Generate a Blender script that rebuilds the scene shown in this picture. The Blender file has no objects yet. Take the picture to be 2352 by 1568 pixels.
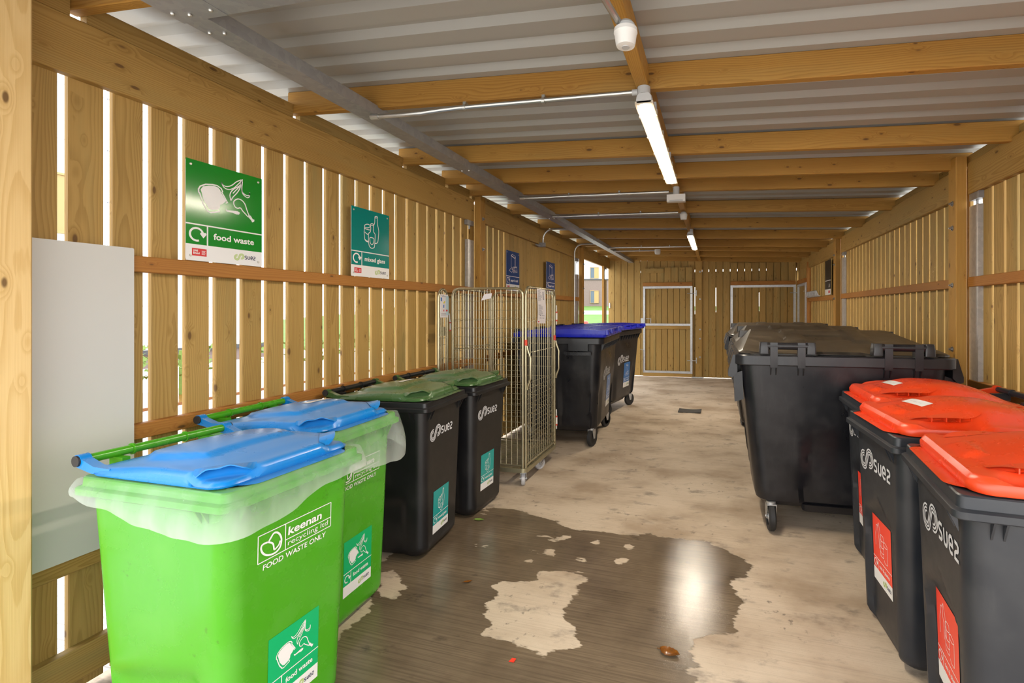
import bpy, math, random
from mathutils import Vector, Matrix, Euler

random.seed(7)
SC = bpy.context.scene
COL = SC.collection
PI = math.pi
H = 1.55                                   # eye height


# ------------------------------------------------------------------ mesh builder
class MB:
    def __init__(s):
        s.v = []; s.f = []; s.mi = []; s.gp = []; s.tn = []; s.m = 0; s.t = 0.5

    def add(s, verts, faces, m=None, gp=None, tone=None):
        o = len(s.v)
        s.v += [tuple(v) for v in verts]
        s.gp += [tuple(g) for g in (gp if gp else verts)]
        s.tn += [s.t if tone is None else tone] * len(verts)
        for f in faces:
            s.f.append(tuple(i + o for i in f)); s.mi.append(s.m if m is None else m)
        return o

    def box(s, x0, x1, y0, y1, z0, z1, m=None):
        s.add([(x0, y0, z0), (x1, y0, z0), (x1, y1, z0), (x0, y1, z0), (x0, y0, z1), (x1, y0, z1), (x1, y1, z1), (x0, y1, z1)],
              [(0, 3, 2, 1), (4, 5, 6, 7), (0, 1, 5, 4), (1, 2, 6, 5), (2, 3, 7, 6), (3, 0, 4, 7)], m)

    def obox(s, M, hx, hy, hz, m=None):
        c = [(-1, -1, -1), (1, -1, -1), (1, 1, -1), (-1, 1, -1), (-1, -1, 1), (1, -1, 1), (1, 1, 1), (-1, 1, 1)]
        s.add([M @ Vector((a * hx, b * hy, d * hz)) for a, b, d in c],
              [(0, 3, 2, 1), (4, 5, 6, 7), (0, 1, 5, 4), (1, 2, 6, 5), (2, 3, 7, 6), (3, 0, 4, 7)], m)

    def board(s, p0, p1, w, t, up=(0, 0, 1), c=0.003, m=None, rnd=random, shear=0.0):
        """timber from p0 to p1 (centre line), w across 'side', t along 'up' with chamfered long edges"""
        p0 = Vector(p0); p1 = Vector(p1); d = (p1 - p0); L = d.length; d = d / L
        u = Vector(up); u = (u - d * u.dot(d)).normalized(); r = d.cross(u)
        hw, ht = w / 2, t / 2
        sec = [(-hw + c, -ht), (hw - c, -ht), (hw, -ht + c), (hw, ht - c), (hw - c, ht), (-hw + c, ht), (-hw, ht - c), (-hw, -ht + c)]
        off = (rnd.uniform(0, 60), rnd.uniform(-0.10, 0.10), rnd.choice((-1, 1)) * rnd.uniform(0.02, 0.10))
        V = []; G = []
        for k, P in ((0, p0), (L, p1)):
            for a, b in sec:
                V.append(P + r * a + u * b)
                G.append((k + off[0], a + off[1], b + off[2]) if w >= t else (k + off[0], b + off[1], a + off[2]))
        n = 8
        F = [(i, (i + 1) % n, n + (i + 1) % n, n + i) for i in range(n)] + [tuple(range(n - 1, -1, -1)), tuple(range(n, 2 * n))]
        s.add(V, F, m, G, rnd.random())

    def tube(s, path, r, n=10, m=None, closed=False, caps=True):
        P = [Vector(p) for p in path]; k = len(P); rings = []
        prev = None
        for i in range(k):
            if closed: t = P[(i + 1) % k] - P[i - 1]
            else: t = P[min(i + 1, k - 1)] - P[max(i - 1, 0)]
            t.normalize()
            if prev is None:
                a = Vector((0, 0, 1)) if abs(t.z) < 0.9 else Vector((1, 0, 0))
                nrm = t.cross(a).normalized()
            else:
                nrm = (prev - t * prev.dot(t))
                nrm = nrm.normalized() if nrm.length > 1e-6 else t.orthogonal().normalized()
            prev = nrm; b = t.cross(nrm)
            rr = r[i] if isinstance(r, (list, tuple)) else r
            rings.append([P[i] + (nrm * math.cos(2 * PI * j / n) + b * math.sin(2 * PI * j / n)) * rr for j in range(n)])
        s.loft(rings, m, closed, caps)

    def loft(s, rings, m=None, closed=False, caps=True):
        n = len(rings[0]); k = len(rings)
        V = [p for r in rings for p in r]; F = []
        for i in range(k if closed else k - 1):
            a = i * n; b = ((i + 1) % k) * n
            for j in range(n):
                F.append((a + j, a + (j + 1) % n, b + (j + 1) % n, b + j))
        if caps and not closed:
            F.append(tuple(range(n - 1, -1, -1))); F.append(tuple(range((k - 1) * n, k * n)))
        s.add(V, F, m)

    def lathe(s, prof, M=None, n=24, m=None):
        """profile [(r, h)...] around local z, placed by matrix M"""
        M = M or Matrix.Identity(4)
        rings = [[M @ Vector((r * math.cos(2 * PI * j / n), r * math.sin(2 * PI * j / n), h)) for j in range(n)] for r, h in prof]
        s.loft(rings, m)

    def prism(s, poly, M, h, m=None):
        n = len(poly)
        V = [M @ Vector((a, b, 0)) for a, b in poly] + [M @ Vector((a, b, h)) for a, b in poly]
        F = [tuple(range(n - 1, -1, -1)), tuple(range(n, 2 * n))] + [(i, (i + 1) % n, n + (i + 1) % n, n + i) for i in range(n)]
        s.add(V, F, m)

    def grid(s, pts, m=None):
        r = len(pts); c = len(pts[0])
        s.add([p for row in pts for p in row], [(i * c + j, i * c + j + 1, (i + 1) * c + j + 1, (i + 1) * c + j) for i in range(r - 1) for j in range(c - 1)], m)

    def mesh(s, name, mats, smooth=35):
        me = bpy.data.meshes.new(name)
        me.from_pydata([tuple(v) for v in s.v], [], s.f)
        for x in (mats if isinstance(mats, (list, tuple)) else [mats]): me.materials.append(x)
        me.polygons.foreach_set('material_index', s.mi)
        a = me.attributes.new('gp', 'FLOAT_VECTOR', 'POINT'); a.data.foreach_set('vector', [c for g in s.gp for c in g])
        a = me.attributes.new('tone', 'FLOAT', 'POINT'); a.data.foreach_set('value', s.tn)
        if smooth:
            me.polygons.foreach_set('use_smooth', [True] * len(me.polygons))
            try: me.set_sharp_from_angle(angle=math.radians(smooth))
            except Exception: pass
        me.validate(); me.update()
        return me

    def obj(s, name, mats, parent=None, smooth=35, loc=(0, 0, 0), kind=None, label=None):
        o = bpy.data.objects.new(name, s.mesh(name, mats, smooth)); COL.objects.link(o)
        o.location = loc
        if parent is not None: o.parent = parent
        if kind: o['kind'] = kind
        if label: o['label'] = label
        return o


def thing(name, label, cat, loc=(0, 0, 0), rz=0.0, group=None):
    o = bpy.data.objects.new(name, None); COL.objects.link(o); o.empty_display_size = 0.1
    o.location = loc; o.rotation_euler = (0, 0, rz); o['label'] = label; o['category'] = cat
    if group: o['group'] = group
    return o


def tag(o, label, cat, group=None):
    o['label'] = label; o['category'] = cat
    if group: o['group'] = group
    return o


def kids(o): return [c for c in bpy.data.objects if c.parent == o]


def copy_tree(o, parent=None):
    c = o.copy(); COL.objects.link(c); c.parent = parent
    for k in kids(o): copy_tree(k, c)
    return c


def rrect(x0, x1, y0, y1, r, nc=6, ne=(1, 1)):
    """rounded rectangle, counter-clockwise, equal point counts whatever the size"""
    P = []
    C = [((x1 - r, y0 + r), -PI / 2), ((x1 - r, y1 - r), 0), ((x0 + r, y1 - r), PI / 2), ((x0 + r, y0 + r), PI)]
    for i, ((cx, cy), a) in enumerate(C):
        arc = [(cx + r * math.cos(a + PI / 2 * k / nc), cy + r * math.sin(a + PI / 2 * k / nc)) for k in range(nc + 1)]
        P += arc
        nx = C[(i + 1) % 4]; q = (nx[0][0] + r * math.cos(nx[1]), nx[0][1] + r * math.sin(nx[1]))
        e = ne[i % 2]; p = arc[-1]
        P += [(p[0] + (q[0] - p[0]) * k / e, p[1] + (q[1] - p[1]) * k / e) for k in range(1, e)]
    return P


def sstep(a, b, x):
    t = max(0.0, min(1.0, (x - a) / (b - a))) if a != b else float(x > a)
    return t * t * (3 - 2 * t)


# ------------------------------------------------------------------ materials
def new_mat(name):
    m = bpy.data.materials.new(name); m.use_nodes = True
    nt = m.node_tree; b = nt.nodes['Principled BSDF']
    return m, nt, b


def N(nt, t, **kw):
    n = nt.nodes.new(t)
    for k, v in kw.items():
        if k.startswith('i_'):
            key = k[2:]; key = int(key) if key.isdigit() else key.replace('_', ' ')
            n.inputs[key].default_value = v
        else: setattr(n, k, v)
    return n


def mth(nt, op, a, b=None, c=None, clamp=False):
    n = nt.nodes.new('ShaderNodeMath'); n.operation = op; n.use_clamp = clamp
    for i, x in enumerate((a, b, c)):
        if x is None: continue
        if isinstance(x, (int, float)): n.inputs[i].default_value = x
        else: nt.links.new(x, n.inputs[i])
    return n.outputs[0]


def mixc(nt, f, a, b, mode='MIX'):
    n = nt.nodes.new('ShaderNodeMix'); n.data_type = 'RGBA'; n.blend_type = mode
    for i, x in ((0, f), (6, a), (7, b)):
        if isinstance(x, (int, float)): n.inputs[i].default_value = x
        elif isinstance(x, (tuple, list)): n.inputs[i].default_value = (*x[:3], 1)
        else: nt.links.new(x, n.inputs[i])
    return n.outputs[2]


def maprange(nt, x, a, b, c=0.0, d=1.0, smooth=True):
    n = nt.nodes.new('ShaderNodeMapRange'); n.interpolation_type = 'SMOOTHSTEP' if smooth else 'LINEAR'
    nt.links.new(x, n.inputs[0])
    for i, v in zip((1, 2, 3, 4), (a, b, c, d)): n.inputs[i].default_value = v
    return n.outputs[0]


def noise(nt, vec, scale, detail=3.0, rough=0.55, dim='3D'):
    n = N(nt, 'ShaderNodeTexNoise'); n.noise_dimensions = dim
    n.inputs['Scale'].default_value = scale; n.inputs['Detail'].default_value = detail; n.inputs['Roughness'].default_value = rough
    if vec is not None: nt.links.new(vec, n.inputs['Vector'])
    return n.outputs['Fac']


def vscale(nt, vec, s):
    n = nt.nodes.new('ShaderNodeVectorMath'); n.operation = 'MULTIPLY'; nt.links.new(vec, n.inputs[0]); n.inputs[1].default_value = s
    return n.outputs[0]


def srgb(r, g, b):
    f = lambda c: (c / 255 / 12.92) if c / 255 <= 0.04045 else ((c / 255 + 0.055) / 1.055) ** 2.4
    return (f(r), f(g), f(b))


def wood(name, light, dark, knot=(0.10, 0.045, 0.012), green=0.0, rough=0.62):
    m, nt, b = new_mat(name); L = nt.links
    at = N(nt, 'ShaderNodeAttribute', attribute_name='gp'); tn = N(nt, 'ShaderNodeAttribute', attribute_name='tone')
    P = at.outputs['Vector']
    sp = N(nt, 'ShaderNodeSeparateXYZ'); L.new(P, sp.inputs[0])
    A, Y, Z = sp.outputs
    # knots: sparse stretched cells
    vk = N(nt, 'ShaderNodeTexVoronoi', i_Scale=1.0); L.new(vscale(nt, P, (6.0, 15.0, 15.0)), vk.inputs['Vector'])
    kd = vk.outputs['Distance']
    pick = N(nt, 'ShaderNodeSeparateColor'); L.new(vk.outputs['Color'], pick.inputs[0])
    on = mth(nt, 'GREATER_THAN', pick.outputs[0], 0.12)
    kr = mth(nt, 'MULTIPLY_ADD', pick.outputs[1], 0.095, 0.055)
    kq = mth(nt, 'DIVIDE', kd, kr)
    core = mth(nt, 'MULTIPLY', maprange(nt, kq, 0.55, 1.15, 1.0, 0.0), on)
    halo = mth(nt, 'MULTIPLY', maprange(nt, kq, 0.8, 3.2, 1.0, 0.0), on)
    # growth rings round a pith running along the board
    n1 = noise(nt, vscale(nt, P, (1.1, 5.0, 5.0)), 1.0, 2.0)
    n2 = noise(nt, vscale(nt, P, (6.0, 60.0, 60.0)), 1.0, 3.0)
    yy = mth(nt, 'MULTIPLY', Y, Y); zz = mth(nt, 'MULTIPLY', Z, Z)
    r = mth(nt, 'SQRT', mth(nt, 'ADD', yy, zz))
    ph = mth(nt, 'ADD', mth(nt, 'ADD', r, mth(nt, 'MULTIPLY', n1, 0.075)), mth(nt, 'MULTIPLY', halo, 0.016))
    ph = mth(nt, 'MULTIPLY_ADD', n2, 0.0030, ph)
    fr = mth(nt, 'FRACT', mth(nt, 'MULTIPLY', ph, 125.0))
    ring = mth(nt, 'MULTIPLY', maprange(nt, fr, 0.25, 0.9), maprange(nt, fr, 1.0, 0.92))
    fib = noise(nt, vscale(nt, P, (3.0, 210.0, 210.0)), 1.0, 2.0)
    big = noise(nt, vscale(nt, P, (0.9, 3.0, 3.0)), 1.0, 2.0)
    f = mth(nt, 'ADD', mth(nt, 'MULTIPLY', ring, 0.42), mth(nt, 'MULTIPLY_ADD', fib, 0.5, -0.16))
    f = mth(nt, 'ADD', f, mth(nt, 'MULTIPLY_ADD', big, 0.9, -0.42))
    f = mth(nt, 'ADD', f, mth(nt, 'MULTIPLY_ADD', tn.outputs['Fac'], 0.34, -0.14), None, True)
    col = mixc(nt, f, light, dark)
    if green:
        g = mth(nt, 'MULTIPLY', maprange(nt, noise(nt, vscale(nt, P, (0.8, 7.0, 7.0)), 1.0, 3.0), 0.48, 0.75), green)
        col = mixc(nt, g, col, (0.23, 0.21, 0.085))
    col = mixc(nt, mth(nt, 'MULTIPLY', halo, 0.30), col, dark)
    col = mixc(nt, mth(nt, 'MULTIPLY', core, 0.85), col, knot)
    L.new(col, b.inputs['Base Color'])
    b.inputs['Roughness'].default_value = rough; b.inputs['Specular IOR Level'].default_value = 0.35
    bp = N(nt, 'ShaderNodeBump', i_Strength=0.18, i_Distance=0.002)
    L.new(mth(nt, 'ADD', mth(nt, 'MULTIPLY', ring, -0.5), fib), bp.inputs['Height']); L.new(bp.outputs[0], b.inputs['Normal'])
    return m


def plain(name, col, rough=0.5, metal=0.0, spec=0.5, var=0.0, vs=6.0, bump=0.0, bs=60.0):
    m, nt, b = new_mat(name); L = nt.links
    b.inputs['Base Color'].default_value = (*col, 1); b.inputs['Roughness'].default_value = rough
    b.inputs['Metallic'].default_value = metal; b.inputs['Specular IOR Level'].default_value = spec
    if var or bump: tc = N(nt, 'ShaderNodeTexCoord')
    if var:
        n = noise(nt, tc.outputs['Object'], vs, 4.0)
        L.new(mixc(nt, mth(nt, 'MULTIPLY', maprange(nt, n, 0.35, 0.72), var), col, tuple(c * 0.45 for c in col)), b.inputs['Base Color'])
    if bump:
        n = noise(nt, tc.outputs['Object'], bs, 3.0)
        bp = N(nt, 'ShaderNodeBump', i_Strength=bump, i_Distance=0.004); L.new(n, bp.inputs['Height']); L.new(bp.outputs[0], b.inputs['Normal'])
    return m


def plastic(name, col, dust=(0.45, 0.42, 0.38), amt=0.25, rough=0.38, dirt=0.0, up=0.0, scuff=0.12):
    """moulded plastic: scuffs, dust film that settles on upward faces, dirt specks with shapes of their own"""
    m, nt, b = new_mat(name); L = nt.links
    tc = N(nt, 'ShaderNodeTexCoord'); O = tc.outputs['Object']
    n = noise(nt, O, 5.0, 5.0, 0.6); n2 = noise(nt, vscale(nt, O, (9, 9, 2.0)), 3.0, 4.0)
    f = mth(nt, 'MULTIPLY', maprange(nt, n, 0.42, 0.75), amt)
    f = mth(nt, 'ADD', f, mth(nt, 'MULTIPLY', maprange(nt, n2, 0.55, 0.8), scuff))
    if up:
        ge = N(nt, 'ShaderNodeNewGeometry'); s = N(nt, 'ShaderNodeSeparateXYZ'); L.new(ge.outputs['True Normal'], s.inputs[0])
        film = mth(nt, 'MULTIPLY', maprange(nt, s.outputs[2], 0.75, 1.0), mth(nt, 'MULTIPLY_ADD', n, 0.9, 0.25))
        f = mth(nt, 'ADD', f, mth(nt, 'MULTIPLY', film, up), None, True)
    c = mixc(nt, f, col, dust)
    if dirt:
        d = mth(nt, 'MULTIPLY', maprange(nt, noise(nt, O, 22.0, 6.0, 0.7), 0.62, 0.68), maprange(nt, noise(nt, O, 4.0, 2.0), 0.50, 0.62))
        c = mixc(nt, mth(nt, 'MULTIPLY', d, dirt), c, (0.028, 0.016, 0.008))
    L.new(c, b.inputs['Base Color'])
    rg = N(nt, 'ShaderNodeMapRange'); L.new(n, rg.inputs[0])
    for i, v in zip((1, 2, 3, 4), (0.3, 0.75, rough - 0.06, rough + 0.14)): rg.inputs[i].default_value = v
    L.new(rg.outputs[0], b.inputs['Roughness'])
    bp = N(nt, 'ShaderNodeBump', i_Strength=0.05, i_Distance=0.004); L.new(noise(nt, O, 9.0, 2.0), bp.inputs['Height']); L.new(bp.outputs[0], b.inputs['Normal'])
    return m


def emit(name, col, s):
    m, nt, b = new_mat(name)
    b.inputs['Base Color'].default_value = (0.8, 0.8, 0.8, 1)
    b.inputs['Emission Color'].default_value = (*col, 1); b.inputs['Emission Strength'].default_value = s
    return m


def galv(name, base=0.52, rough=0.42):
    m, nt, b = new_mat(name); L = nt.links
    tc = N(nt, 'ShaderNodeTexCoord')
    v = N(nt, 'ShaderNodeTexVoronoi', i_Scale=38.0); L.new(tc.outputs['Object'], v.inputs['Vector'])
    s = N(nt, 'ShaderNodeSeparateColor'); L.new(v.outputs['Color'], s.inputs[0])
    f = mth(nt, 'ADD', mth(nt, 'MULTIPLY', s.outputs[0], 0.35), mth(nt, 'MULTIPLY', noise(nt, tc.outputs['Object'], 7.0, 4.0), 0.65))
    L.new(mixc(nt, f, (base * 0.78, base * 0.80, base * 0.84), (base * 1.22, base * 1.22, base * 1.22)), b.inputs['Base Color'])
    b.inputs['Metallic'].default_value = 0.75; b.inputs['Roughness'].default_value = rough
    return m


M = {}
M['wood'] = wood('timber_cladding', (0.44, 0.275, 0.082), (0.245, 0.138, 0.030), green=0.40)
M['wood_beam'] = wood('timber_beam', (0.43, 0.260, 0.072), (0.24, 0.125, 0.024), green=0.2)
M['wood_orange'] = wood('timber_rail', (0.40, 0.175, 0.036), (0.27, 0.100, 0.017))
M['wood_rafter'] = wood('timber_rafter', (0.44, 0.235, 0.048), (0.27, 0.118, 0.017), green=0.15)
M['wood_daylit'] = wood('timber_post_daylit', (0.74, 0.52, 0.235), (0.56, 0.345, 0.115))  # paler copy of the timber, carries the daylight falling on the front post
M['sheet'] = plain('roof_sheet', (0.34, 0.33, 0.295), 0.40, 0.0, 0.5)
M['galv'] = galv('galvanised_steel')
M['galv_dark'] = galv('galvanised_steel_dull', 0.34, 0.5)
M['conduit'] = plain('conduit_steel', (0.50, 0.49, 0.46), 0.32, 0.85, var=0.15, vs=20)
M['screw'] = plain('zinc_screw', (0.55, 0.54, 0.50), 0.35, 0.9)
M['bolt'] = plain('bolt_steel', (0.30, 0.29, 0.28), 0.4, 0.85)
M['white_pl'] = plain('white_plastic', (0.74, 0.72, 0.68), 0.35, var=0.08)
M['grey_pl'] = plain('grey_plastic', (0.45, 0.45, 0.44), 0.4)
M['panel'] = plain('white_board', (0.58, 0.575, 0.545), 0.20, var=0.05, vs=2.0)
M['led'] = emit('led_diffuser', (1.0, 0.88, 0.70), 250.0)
M['led_rim'] = plain('fitting_rim', (0.50, 0.43, 0.33), 0.4)
M['green_bin'] = plastic('lime_green_plastic', (0.060, 0.315, 0.010), (0.30, 0.55, 0.22), 0.08, 0.24, 0.35, 0.0, 0.04)
M['blue_lid'] = plastic('sky_blue_plastic', (0.004, 0.195, 0.56), (0.30, 0.40, 0.53), 0.08, 0.28, 1.0, 0.18, 0.04)
M['olive_lid'] = plastic('dark_green_plastic', (0.042, 0.100, 0.028), (0.27, 0.30, 0.20), 0.10, 0.26, 0.3, 0.24, 0.04)
M['black_bin'] = plastic('charcoal_plastic', (0.0085, 0.0082, 0.0092), (0.065, 0.060, 0.052), 0.12, 0.36, 0.0, 0.10, 0.10)
M['slate_bin'] = plastic('slate_grey_plastic', (0.018, 0.021, 0.027), (0.10, 0.095, 0.088), 0.12, 0.34, 0.0, 0.12, 0.10)
M['black_big'] = plastic('black_container_plastic', (0.0075, 0.008, 0.011), (0.070, 0.064, 0.062), 0.20, 0.32, 0.0, 0.0, 0.16)
M['dusty_lid'] = plastic('dusty_black_lid', (0.016, 0.014, 0.012), (0.16, 0.122, 0.078), 0.22, 0.33, 0.0, 0.40, 0.10)
M['royal_lid'] = plastic('royal_blue_plastic', (0.004, 0.012, 0.42), (0.12, 0.14, 0.34), 0.06, 0.28, 0.0, 0.08, 0.04)
M['red_lid'] = plastic('red_plastic', (0.70, 0.048, 0.006), (0.52, 0.15, 0.09), 0.12, 0.26, 0.10, 0.12, 0.06)
M['rubber'] = plain('black_rubber', (0.018, 0.018, 0.019), 0.6, var=0.3, vs=12)
M['white_wheel'] = plain('nylon_wheel', (0.52, 0.51, 0.52), 0.4, var=0.2, vs=30)
M['cage'] = plain('zinc_passivated_wire', (0.46, 0.41, 0.27), 0.30, 0.85, var=0.2, vs=15)
M['cage_base'] = plain('zinc_passivated_sheet', (0.45, 0.42, 0.28), 0.30, 0.8, var=0.3, vs=8)
M['art_white'] = plain('print_white', (0.76, 0.75, 0.74), 0.35)
M['sign_green'] = plain('sign_green', (0.006, 0.215, 0.016), 0.13)
M['sign_teal'] = plain('sign_teal', (0.001, 0.195, 0.165), 0.14)
M['sign_navy'] = plain('sign_navy', (0.010, 0.055, 0.200), 0.14)
M['stk_green'] = plain('sticker_green', (0.004, 0.40, 0.135), 0.3)
M['stk_teal'] = plain('sticker_teal', (0.003, 0.30, 0.285), 0.3)
M['stk_blue'] = plain('sticker_blue', (0.02, 0.14, 0.42), 0.3)
M['stk_red'] = plain('sticker_red', (0.84, 0.055, 0.028), 0.3)
M['logo_lime'] = plain('print_lime', (0.36, 0.52, 0.07), 0.35)
M['logo_navy'] = plain('print_navy', (0.025, 0.028, 0.075), 0.35)
M['logo_silver'] = plain('print_silver', (0.56, 0.57, 0.60), 0.35)
M['crest_red'] = plain('print_red', (0.58, 0.010, 0.014), 0.35)
M['paper'] = plain('paper', (0.70, 0.66, 0.68), 0.6)
M['paper_blue'] = plain('pale_blue_film', (0.45, 0.60, 0.66), 0.4)
M['ink'] = plain('ink_grey', (0.16, 0.16, 0.20), 0.6)
M['yellow'] = plain('print_yellow', (0.75, 0.62, 0.04), 0.5)
M['sign_black'] = plain('sign_black', (0.012, 0.012, 0.013), 0.35)
M['red_band'] = plain('red_band', (0.62, 0.06, 0.03), 0.5)
M['leaf_brown'] = plain('wet_brown_leaf', (0.22, 0.075, 0.010), 0.18, var=0.7, vs=60)
M['leaf_green'] = plain('green_leaf', (0.20, 0.33, 0.06), 0.4)
M['mat'] = plain('grey_rubber_strip', (0.055, 0.050, 0.045), 0.7, var=0.4, vs=12)
M['grass'] = plain('lawn', (0.085, 0.19, 0.022), 0.9, var=0.5, vs=1.2)
M['path'] = plain('pale_path', (0.34, 0.33, 0.31), 0.9)
M['cladding'] = plain('white_cladding', (0.36, 0.37, 0.41), 0.6, var=0.05)
M['clad_white'] = plain('bright_white_cladding', (0.80, 0.80, 0.79), 0.6, var=0.03)
M['joint'] = plain('panel_joint', (0.30, 0.31, 0.34), 0.7)
M['brick'] = plain('pink_brick', (0.20, 0.150, 0.135), 0.9, var=0.25, vs=9)
M['win_frame'] = plain('ochre_panel', (0.34, 0.235, 0.09), 0.5)
M['win_glass'] = plain('window_pane', (0.05, 0.085, 0.12), 0.08)
M['dark_metal'] = plain('dark_metal', (0.06, 0.06, 0.065), 0.5, 0.3)
M['shrub'] = plain('shrub_leaves', (0.16, 0.24, 0.045), 0.7, var=0.5, vs=9)
M['red_post'] = plain('red_bollard', (0.55, 0.05, 0.03), 0.4)


def liner_mat():
    m, nt, b = new_mat('clear_liner_film'); L = nt.links
    tc = N(nt, 'ShaderNodeTexCoord')
    n = noise(nt, vscale(nt, tc.outputs['Object'], (6, 6, 2)), 1.6, 3.0, 0.5)
    tr = N(nt, 'ShaderNodeBsdfTransparent'); tr.inputs[0].default_value = (0.96, 0.98, 0.97, 1)
    tl = N(nt, 'ShaderNodeBsdfTranslucent'); tl.inputs[0].default_value = (0.85, 0.90, 0.88, 1)
    mx = N(nt, 'ShaderNodeMixShader'); mx.inputs[0].default_value = 0.35
    b.inputs['Base Color'].default_value = (0.84, 0.88, 0.87, 1); b.inputs['Roughness'].default_value = 0.24
    L.new(b.outputs[0], mx.inputs[1]); L.new(tl.outputs[0], mx.inputs[2])
    m2 = N(nt, 'ShaderNodeMixShader')
    at = N(nt, 'ShaderNodeAttribute', attribute_name='tone'); L.new(mth(nt, 'ADD', maprange(nt, n, 0.30, 0.72, -0.05, 0.10), at.outputs['Fac'], None, True), m2.inputs[0]); L.new(tr.outputs[0], m2.inputs[1]); L.new(mx.outputs[0], m2.inputs[2])
    L.new(m2.outputs[0], nt.nodes['Material Output'].inputs['Surface'])
    bp = N(nt, 'ShaderNodeBump', i_Strength=0.25, i_Distance=0.01); L.new(n, bp.inputs['Height']); L.new(bp.outputs[0], b.inputs['Normal'])
    return m


M['liner'] = liner_mat()


def floor_mat():
    m, nt, b = new_mat('brushed_concrete'); L = nt.links
    tc = N(nt, 'ShaderNodeTexCoord'); O = tc.outputs['Object']
    at = N(nt, 'ShaderNodeAttribute', attribute_name='wet')
    # broom lines run across the room, slightly skewed
    ro = N(nt, 'ShaderNodeVectorRotate', rotation_type='Z_AXIS', i_Angle=0.06); L.new(O, ro.inputs['Vector'])
    br = noise(nt, vscale(nt, ro.outputs[0], (1.6, 90.0, 1.0)), 1.0, 4.0, 0.65)
    fine = noise(nt, O, 130.0, 3.0, 0.6)
    st = noise(nt, vscale(nt, O, (1.0, 1.5, 1.0)), 1.35, 5.0, 0.6)
    st2 = noise(nt, vscale(nt, O, (1.0, 1.8, 1.0)), 4.2, 5.0, 0.65)
    dry = mixc(nt, maprange(nt, st, 0.36, 0.72), (0.58, 0.472, 0.355), (0.345, 0.252, 0.168))
    dry = mixc(nt, mth(nt, 'MULTIPLY', maprange(nt, st2, 0.54, 0.74), 0.70), dry, (0.13, 0.105, 0.085))
    dry = mixc(nt, mth(nt, 'MULTIPLY', maprange(nt, br, 0.42, 0.70), 0.22), dry, (0.23, 0.18, 0.14))
    dry = mixc(nt, mth(nt, 'MULTIPLY', maprange(nt, fine, 0.55, 0.75), 0.18), dry, (0.17, 0.14, 0.11))
    sp1 = noise(nt, O, 16.0, 4.0, 0.6); sp2 = noise(nt, O, 1.1, 2.0)
    dry = mixc(nt, mth(nt, 'MULTIPLY', mth(nt, 'MULTIPLY', maprange(nt, sp1, 0.60, 0.70), maprange(nt, sp2, 0.42, 0.62)), 0.65), dry, (0.085, 0.068, 0.055))
    wet = mixc(nt, maprange(nt, noise(nt, O, 2.2, 4.0), 0.35, 0.7), (0.190, 0.140, 0.090), (0.115, 0.082, 0.052))
    wet = mixc(nt, mth(nt, 'MULTIPLY', maprange(nt, br, 0.40, 0.66), 0.55), wet, (0.075, 0.055, 0.036))
    wet = mixc(nt, mth(nt, 'MULTIPLY', maprange(nt, st2, 0.60, 0.74), 0.6), wet, (0.035, 0.026, 0.020))
    e1 = noise(nt, vscale(nt, ro.outputs[0], (5.0, 16.0, 1.0)), 1.0, 4.0, 0.6)
    w = mth(nt, 'ADD', at.outputs['Fac'], mth(nt, 'MULTIPLY_ADD', e1, 0.14, -0.07))
    wm = maprange(nt, w, -0.004, 0.010)
    col = mixc(nt, wm, dry, wet)
    L.new(col, b.inputs['Base Color'])
    pool = maprange(nt, noise(nt, O, 1.4, 2.0), 0.40, 0.62, 0.15, 0.05)
    rn = nt.nodes.new('ShaderNodeMix'); rn.data_type = 'FLOAT'
    L.new(wm, rn.inputs[0]); rn.inputs[2].default_value = 0.72; L.new(pool, rn.inputs[3]); L.new(rn.outputs[0], b.inputs['Roughness'])
    b.inputs['Specular IOR Level'].default_value = 0.45
    grit = noise(nt, O, 330.0, 2.0, 0.5)
    hb = mth(nt, 'ADD', mth(nt, 'MULTIPLY', br, 0.45), mth(nt, 'MULTIPLY', grit, 0.55))
    bp = N(nt, 'ShaderNodeBump', i_Strength=0.20, i_Distance=0.003); L.new(hb, bp.inputs['Height']); L.new(bp.outputs[0], b.inputs['Normal'])
    return m


M['floor'] = floor_mat()


def paving_mat():
    m, nt, b = new_mat('pale_paving'); L = nt.links
    tc = N(nt, 'ShaderNodeTexCoord')
    br = N(nt, 'ShaderNodeTexBrick', i_Scale=3.0); L.new(tc.outputs['Object'], br.inputs['Vector'])
    br.inputs['Color1'].default_value = (0.56, 0.54, 0.52, 1); br.inputs['Color2'].default_value = (0.50, 0.49, 0.48, 1)
    br.inputs['Mortar'].default_value = (0.30, 0.29, 0.28, 1); br.inputs['Mortar Size'].default_value = 0.012
    L.new(br.outputs['Color'], b.inputs['Base Color']); b.inputs['Roughness'].default_value = 0.9
    return m


M['paving'] = paving_mat()
# ------------------------------------------------------------------ the shelter
XL, XR, YB = -2.465, 1.775, 11.15          # inner faces of the side frames, inner face of the back wall
BT = 0.025                                  # board thickness
rw = random.Random(11)


def struct(o): o['kind'] = 'structure'; return o


def zb(X): return 2.73 - 0.0334 * (X + 2.465)      # underside of the rafters (the roof falls to the right)


# ---- left wall: vertical boards with open gaps, rails, top beams, posts
mb = MB()
y = 0.955
while y < 4.62:
    mb.board((-2.52, y + 0.0565, 0.03), (-2.52, y + 0.0565, 2.66), 0.113 + rw.uniform(-.003, .003), BT, up=(1, 0, 0), rnd=rw)
    y += 0.1435
y = 4.69
while y < 8.5:
    g = y < 5.36
    w = 0.113 if g else 0.138
    if y + w > 8.50: break
    mb.board((-2.52, y + w / 2, 0.03), (-2.52, y + w / 2, 2.68), w, BT, up=(1, 0, 0), rnd=rw)
    y += 0.1435
wall_left = struct(mb.obj('wall_left', M['wood']))


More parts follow.
